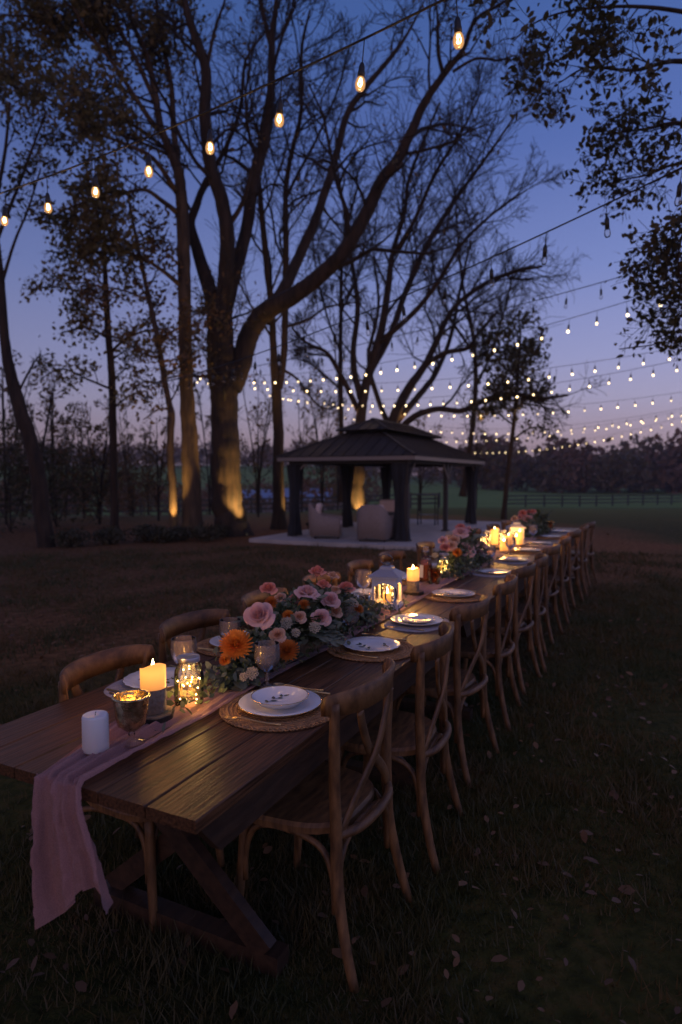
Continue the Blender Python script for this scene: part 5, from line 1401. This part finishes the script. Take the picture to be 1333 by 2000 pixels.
def lantern(s, t, label, rot, power):
    o = thing('lantern', label, 'lantern', T(s, t, TH + .010), RZ + rot, 'white candle lanterns')
    w = .067
    mb = MB(); mb.box((0, 0, .009), (.168, .168, .018)); mb.obj('base', white_paint, o)
    mb = MB(); mb.box((0, 0, .0245), (.148, .148, .013)); mb.obj('plinth', white_paint, o)
    for sx in (-1, 1):
        for sy in (-1, 1):
            mb = MB(); mb.box((sx * w, sy * w, .1055), (.016, .016, .149)); mb.obj('corner_post', white_paint, o)
    for a in range(4):
        M = Matrix.Rotation(a * PI / 2, 3, 'Z')
        mb = MB()
        # arched head of each window
        n = 9; vs = []
        for y in (-.006, .006):
            for i in range(n):
                f = i / (n - 1) * 2 - 1; x = f * .0588
                vs.append(M @ Vector((x, -w + y, .150 - .022 * abs(f) ** 2.2))); vs.append(M @ Vector((x, -w + y, .1798)))
        fs = []
        for q in (0, 1):
            o_ = q * 2 * n
            for i in range(n - 1):
                f4 = (o_ + 2 * i, o_ + 2 * i + 2, o_ + 2 * i + 3, o_ + 2 * i + 1); fs.append(f4 if q == 0 else f4[::-1])
        for i in range(n - 1): fs.append((2 * i, 2 * n + 2 * i, 2 * n + 2 * i + 2, 2 * i + 2))
        mb.add(vs, fs); mb.obj('arched_head', white_paint, o)
        mb = MB(); mb.add([M @ Vector(p) for p in ((-.0585, -w + .001, .032), (.0585, -w + .001, .032), (.0585, -w + .001, .150), (-.0585, -w + .001, .150))], [(0, 1, 2, 3)]); mb.obj('pane', clear, o)
    mb = MB(); mb.box((0, 0, .186), (.178, .178, .012)); mb.obj('cornice', white_paint, o)
    mb = MB(); mb.lathe([(.136, .1925), (.130, .199), (.055, .232), (.050, .246), (.028, .252)], 4); mb.v = [Matrix.Rotation(PI / 4, 3, 'Z') @ Vector(p) for p in mb.v]; mb.obj('roof', grey_tin, o)
    mb = MB(); mb.lathe([(.018, .250), (.020, .262), (.007, .272)], 16); mb.obj('finial', ring_metal, o, True)
    mb = MB(); M = Matrix.Rotation(R(38), 3, 'X')
    mb.tube([M @ Vector((.042 * math.cos(a), 0, .042 * math.sin(a) + .036)) + Vector((0, 0, .262)) for a in np.linspace(0, 2 * PI, 33)], .0035, 7, cap=False); mb.obj('carrying_ring', ring_metal, o, True)
    c = thing('lantern_candle', 'small lit candle inside the ' + label, 'candle', T(s, t, TH + .042), RZ, 'candles inside the lanterns')
    mb = MB(); mb.lathe([(.024, 0), (.0245, .002), (.0245, .050), (.021, .052), (.001, .048)], 24); mb.obj('wax', wax_glow, c, True)
    link('flame', M_flame, c, (0, 0, .048)); lamp(c, (0, 0, .085), power)
lantern(2.43, .50, 'near white wooden lantern with arched panes and grey roof', R(8), 1.0)
lantern(6.50, .50, 'far white wooden lantern before the farthest flowers', R(20), .8)
vt = thing('votive_holder', 'dark smoked-glass votive holder beside the near lantern', 'votive', T(2.22, .56, TH + .010), RZ)
mb = MB(); mb.lathe([(.001, .004), (.030, .004), (.038, .045), (.043, .095)], 30, close=False); mb.obj('glass', smoke_glass, vt, True)
mb = MB(); mb.lathe([(.028, .006), (.030, .022), (.001, .022)], 20); mb.obj('wax', wax_glow, vt)
dc = thing('decanter', 'glass decanter of amber spirit with a pale label', 'decanter', T(3.42, .585, TH + .010), RZ)
mb = MB(); prof = [(.001, .002), (.052, .002), (.058, .010), (.050, .13), (.040, .175), (.020, .195), (.018, .225)]
mb.lathe(prof, 8, close=False); mb.obj('glass_body', clear, dc)
mb = MB(); mb.lathe([(.001, .012), (.048, .012), (.053, .016), (.046, .13), (.037, .170), (.001, .172)], 8, close=False); mb.obj('spirit', whisky, dc)
mb = MB(); mb.lathe([(.020, .224), (.025, .228), (.025, .255), (.020, .262), (.001, .264)], 8); mb.obj('stopper', crystal, dc)
mb = MB(); a0 = R(247.5 - 0); nx, ny = math.cos(a0), math.sin(a0); ex, ey = -ny, nx
rr0, rr1 = .0565 * math.cos(PI / 8), .0505 * math.cos(PI / 8)
mb.add([(nx * (rr0 + .001) + ex * -.019, ny * (rr0 + .001) + ey * -.019, .035), (nx * (rr0 + .001) + ex * .019, ny * (rr0 + .001) + ey * .019, .035), (nx * (rr1 + .001) + ex * .017, ny * (rr1 + .001) + ey * .017, .128), (nx * (rr1 + .001) + ex * -.017, ny * (rr1 + .001) + ey * -.017, .128)], [(0, 1, 2, 3)])
mb.obj('label', paper, dc)

# ------------------------------------------------------------------ flowers
def petal_patch(mb, base, out, up, L, W, curl, cup, mi=0, nu=5, nv=4, tip=.25):
    """one petal: base point, outward and upward unit vectors"""
    side = out.cross(up).normalized(); vs = []
    for i in range(nu):
        u = i / (nu - 1)
        w = W * (math.sin(PI * min(1, u * .80 + .12)) ** .7)
        c = base + out * (L * (u * (.25 + .75 * cup) + curl * u ** 3 * .5)) + up * (L * (u * (1 - cup * .55) - curl * u ** 3 * .45))
        for j in range(nv):
            v = j / (nv - 1) * 2 - 1
            vs.append(c + side * (v * w / 2) - out * (abs(v) ** 2 * w * .28) + up * (.06 * L * math.sin(v * 5 + u * 4) * u))
    mb.add(vs, [(i * nv + j, i * nv + j + 1, (i + 1) * nv + j + 1, (i + 1) * nv + j) for i in range(nu - 1) for j in range(nv - 1)], mi)
def mesh_rose(mat, seed, openn=1.0):
    """rose of unit diameter facing +z: broad petals wrapped round one another, the outer ones rolled back"""
    g = random.Random(seed); mb = MB(); n = 19
    for k in range(n):
        f = k / (n - 1); a = k * 2.39996 + g.uniform(-.25, .25)
        Rk = .035 + (.30 + .06 * openn) * f ** 1.15; dl = 1.35 - .55 * f; H = .40 - .05 * f; z0 = -.14 * f
        roll = (.02 + .20 * f * f) * openn; dip = (.02 + .22 * f * f) * openn; tw = g.uniform(-.12, .12); vs = []
        nu, nv = 6, 7
        for i in range(nu):
            u = i / (nu - 1)
            for j in range(nv):
                v = j / (nv - 1) * 2 - 1
                edge = 1 - .20 * v * v - .10 * abs(v) ** 4 + .03 * math.sin(4 * v + k)
                r = Rk * (.30 + .70 * math.sin(min(1, u * 1.15) * PI / 2)) + roll * u ** 4 * (1 - .3 * v * v) - .012 * abs(v)
                z = z0 + H * u * edge - dip * u ** 4
                b = a + v * dl * (.45 + .55 * math.sin(PI * (.15 + .55 * u))) + tw * u
                vs.append((r * math.cos(b), r * math.sin(b), z))
        mb.add(vs, [(i * nv + j, i * nv + j + 1, (i + 1) * nv + j + 1, (i + 1) * nv + j) for i in range(nu - 1) for j in range(nv - 1)])
    mb.lathe([(.02, -.30), (.12, -.22), (.16, -.10)], 10)
    return mb.mesh('rose', mat, True)
def mesh_mum(mat, seed):
    g = random.Random(seed); mb = MB(); n = 130
    for k in range(n):
        f = math.sqrt((k + .5) / n); a = k * 2.39996; el = R(88 - 92 * f)
        out = Vector((math.cos(a), math.sin(a), 0)); d = (out * math.cos(el) + Vector((0, 0, 1)) * math.sin(el)).normalized()
        L = .20 + .22 * f + g.uniform(-.03, .03); W = .075
        side = out.cross(Vector((0, 0, 1))).normalized(); nn = side.cross(d).normalized(); b = d * .08
        p = [b - side * W * .25, b + side * W * .25, b + d * L * .6 + side * W * .5 + nn * .03, b + d * L * .95 + nn * .07 + side * W * .2, b + d * L * .95 + nn * .07 - side * W * .2, b + d * L * .6 - side * W * .5 + nn * .03]
        mb.add(p, [(0, 1, 2, 5), (5, 2, 3, 4)])
    mb.ball((0, 0, .06), .10, 10, 6)
    return mb.mesh('chrysanthemum', mat, True)
def mesh_cluster(mat, seed, n=38):
    g = random.Random(seed); mb = MB()
    for k in range(n):
        a = k * 2.39996; f = math.sqrt((k + .5) / n); p = Vector((math.cos(a) * f * .46, math.sin(a) * f * .46, .24 * (1 - f * f) + g.uniform(-.05, .05)))
        for q in range(4):
            b = q * PI / 2 + g.random(); o = Vector((math.cos(b), math.sin(b), .35)).normalized(); s_ = Vector((-math.sin(b), math.cos(b), 0))
            mb.add([p, p + o * .05 - s_ * .04, p + o * .095, p + o * .05 + s_ * .04], [(0, 1, 2, 3)])
    return mb.mesh('blossom_cluster', mat, True)
def flm(name, c, c2): return leafmat(name, c, c2, .25)
f_mauve = flm('mauve_petals', (.74, .40, .37), (.82, .52, .45)); f_coral = flm('coral_petals', (.74, .24, .17), (.80, .36, .27)); f_orange = flm('orange_petals', (.72, .20, .02), (.80, .29, .035))
f_rust = flm('rust_petals', (.50, .13, .02), (.62, .20, .03)); f_cream = flm('cream_blossom', (.44, .36, .24), (.58, .48, .34)); f_peach = flm('peach_petals', (.74, .42, .25), (.8, .5, .34))
FM = {'mauve': [mesh_rose(f_mauve, 1), mesh_rose(f_mauve, 2, .8)], 'coral': [mesh_rose(f_coral, 3, .55), mesh_rose(f_coral, 4, .7)], 'peach': [mesh_rose(f_peach, 5, .8)], 'orange': [mesh_mum(f_orange, 1)], 'rust': [mesh_mum(f_rust, 2)], 'cream': [mesh_cluster(f_cream, 1), mesh_cluster(f_cream, 2)]}
FNAME = {'mauve': 'rose', 'coral': 'rose', 'peach': 'rose', 'orange': 'chrysanthemum', 'rust': 'chrysanthemum', 'cream': 'blossom_cluster'}
def leafmesh(name, mat, L, W, fold=.12, round_=False):
    mb = MB(); vs = []; n = 6
    for i in range(n):
        u = i / (n - 1); w = W * (math.sin(PI * (.06 + .90 * u)) ** (.55 if round_ else .9)); z = -.10 * L * u * u
        vs += [(L * u, -w / 2, z + fold * w), (L * u, 0, z), (L * u, w / 2, z + fold * w)]
    mb.add(vs, [(i * 3 + j, i * 3 + j + 1, (i + 1) * 3 + j + 1, (i + 1) * 3 + j) for i in range(n - 1) for j in range(2)]); return mb.mesh(name, mat, True)
M_euc = leafmesh('eucalyptus_leaf', euc, .058, .050, .1, True); M_sal_leaf = leafmesh('salal_leaf', greens, .072, .040)
def arrangement(name, label, s0, s1, tc, flowers, nsprig, seed, height, leafparts, sc=1.0):
    g = random.Random(seed); rg = np.random.default_rng(seed)
    base = T((s0 + s1) / 2, tc, TH + .010); A = thing(name, label, 'flowers', base, 0, 'flower arrangements along the tables')
    mb = MB(); mb.box((0, 0, .030), (.12, (s1 - s0) * .55, .058), RZ); mb.obj('trough', bark_slice, A)
    centre = base + Vector((0, 0, .06))
    sm = MB()
    for (px, py, d, sz, kind) in flowers:
        p = P(px, py, d); me = g.choice(FM[kind]); o = bpy.data.objects.new(FNAME[kind], me); COL.objects.link(o); o.parent = A
        view = (Vector((0, 0, CAM_H)) - p).normalized(); ax = p - centre - U * ((p - centre).dot(U)) * .55; ax.z = max(ax.z, .02)
        nrm = (ax.normalized() * .55 + Vector((0, 0, .35)) + view * .55 + Vector((g.uniform(-.3, .3), g.uniform(-.3, .3), g.uniform(-.1, .2)))).normalized()
        o.location = p - base; o.rotation_euler = nrm.to_track_quat('Z', 'Y').to_euler(); o.scale = (sz * d / 1250 * (.85 if kind == 'cream' else 1.02),) * 3
        root = centre + U * ((p - centre).dot(U)) * .7; q = p - nrm * .02
        sm.tube(crom([root - base, (root + q) / 2 - base + Vector((0, 0, .02)), q - base], 4), .0025, 5)
    sm.obj('flower_stems', greens, A, True)['kind'] = 'stuff'
    # loose filler foliage
    n = int(2600 * (s1 - s0)); u = rg.normal(0, .24, n) * (s1 - s0); h = np.abs(rg.normal(0, 1, n)); prof = np.exp(-(u / (.42 * (s1 - s0))) ** 2)
    hh = np.clip(rg.random(n), 0, 1) * height * prof * .78; ww = rg.normal(0, .055, n) * (1.15 - .5 * hh / height)
    c = np.stack([U.x * u + V.x * ww, U.y * u + V.y * ww, .012 + hh], -1)
    o = quads('filler_foliage', leaf_shape(c, (.020 + .022 * rg.random(n)) * sc, .3, rg), [greens, euc], A, nv=6, mi=(rg.random(n) < .45).astype(int)); o['kind'] = 'stuff'
    jn = MB()
    for k in range(nsprig):
        f = (k + g.random()) / nsprig * 2 - 1; s = (s1 - s0) * .42 * f; a = g.random() * 2 * PI; end = abs(f) > .55
        root = U * s * .8 + Vector((0, 0, .05))
        dirv = (U * (math.copysign(1.2, f) if end else g.uniform(-.5, .5)) + V * g.uniform(-1, 1) * (.55 if end else 1) + Vector((0, 0, -.12 if end else g.uniform(.15, 1.3)))).normalized()
        L = g.uniform(.16, .26) * sc; m1 = root + dirv * L * .5 + Vector((0, 0, .03)); e = root + dirv * L + Vector((0, 0, -.02 if not end else -.035)); e.z = max(e.z, .012); m1.z = max(m1.z, .02)
        path = crom([root, m1, e], 5)
        stem = MB(); stem.tube(path, np.linspace(.0022, .0009, len(path)), 4)
        so = stem.obj('sprig_stem', greens, A)
        me = M_euc if g.random() < .55 else M_sal_leaf
        for i in range(2, len(path)):
            for sd in (-1, 1):
                if not leafparts and g.random() < .35: continue
                t = Vector(path[i] - path[i - 1]).normalized(); side = t.cross(Vector((0, 0, 1))); side = side.normalized() if side.length > .1 else V.copy()
                d = (t * .6 + side * sd * .8 + Vector((0, 0, g.uniform(-.1, .4)))).normalized(); yv = Vector((0, 0, 1)).cross(d).normalized(); zv = d.cross(yv)
                Mx = Matrix((d, yv, zv)).transposed()
                lo = link(me.name.split('.')[0], me, so, path[i]); lo.rotation_euler = Mx.to_euler(); k_ = g.uniform(.6, 1.05) * sc; lo.scale = (k_, k_, k_)
    return A
FL1 = [(543, 1240, 2.52, 34, 'peach'), (585, 1205, 2.68, 30, 'peach'), (655, 1195, 2.95, 30, 'peach'), (440, 1290, 2.3, 26, 'orange'), (700, 1190, 3.1, 24, 'rust'), (575, 1170, 2.85, 26, 'coral'), (650, 1125, 3.1, 26, 'peach'), (462, 1262, 2.38, 72, 'orange'), (507, 1202, 2.50, 62, 'mauve'), (525, 1150, 2.75, 36, 'coral'), (562, 1272, 2.50, 52, 'rust'), (600, 1158, 2.85, 46, 'mauve'),
       (620, 1117, 3.05, 36, 'coral'), (632, 1142, 3.00, 30, 'coral'), (645, 1172, 2.92, 40, 'mauve'), (627, 1206, 2.72, 40, 'mauve'), (677, 1148, 3.10, 36, 'coral'),
       (563, 1203, 2.66, 26, 'orange'), (594, 1182, 2.76, 26, 'rust'), (560, 1217, 2.60, 32, 'cream'), (578, 1236, 2.56, 24, 'cream'), (615, 1226, 2.62, 30, 'cream'), (655, 1152, 3.02, 22, 'peach'),
       (700, 1165, 3.20, 34, 'cream'), (690, 1178, 3.10, 30, 'cream'), (493, 1315, 2.26, 32, 'cream'), (476, 1322, 2.24, 22, 'cream'), (530, 1178, 2.72, 30, 'rust'), (548, 1168, 2.85, 26, 'peach'), (730, 1165, 3.4, 24, 'cream')]
arrangement('flower_arrangement', 'nearest long arrangement of blush roses and orange chrysanthemums', .70, 2.15, .49, FL1, 40, 1, .32, True)
FL2 = [(888, 1056, 5.35, 26, 'peach'), (866, 1056, 5.25, 22, 'mauve'), (915, 1036, 5.6, 24, 'mauve'), (942, 1064, 5.6, 22, 'peach'), (870, 1070, 5.1, 24, 'coral'), (882, 1066, 5.15, 26, 'peach'), (910, 1073, 5.3, 34, 'mauve'), (900, 1040, 5.45, 30, 'mauve'), (893, 1080, 5.1, 22, 'orange'), (878, 1043, 5.4, 20, 'cream'), (922, 1048, 5.6, 24, 'mauve'), (900, 1030, 5.6, 22, 'coral'), (936, 1080, 5.5, 26, 'mauve'), (850, 1085, 4.95, 16, 'cream'), (925, 1062, 5.5, 20, 'peach')]
arrangement('flower_arrangement', 'middle arrangement of pink and coral blooms beyond the decanter', 3.70, 4.75, .50, FL2, 18, 2, .34, False, 1.15)
FL3 = [(1022, 1003, 8.7, 20, 'coral'), (1032, 1014, 8.7, 20, 'mauve'), (1041, 1000, 8.9, 16, 'coral'), (1006, 1013, 8.5, 16, 'peach'), (1046, 1016, 8.9, 16, 'mauve'), (1015, 1010, 8.6, 14, 'coral'), (1034, 1000, 8.9, 14, 'coral')]
arrangement('flower_arrangement', 'farthest arrangement of pink blooms near the end of the tables', 7.45, 8.4, .50, FL3, 12, 3, .32, False, 1.3)
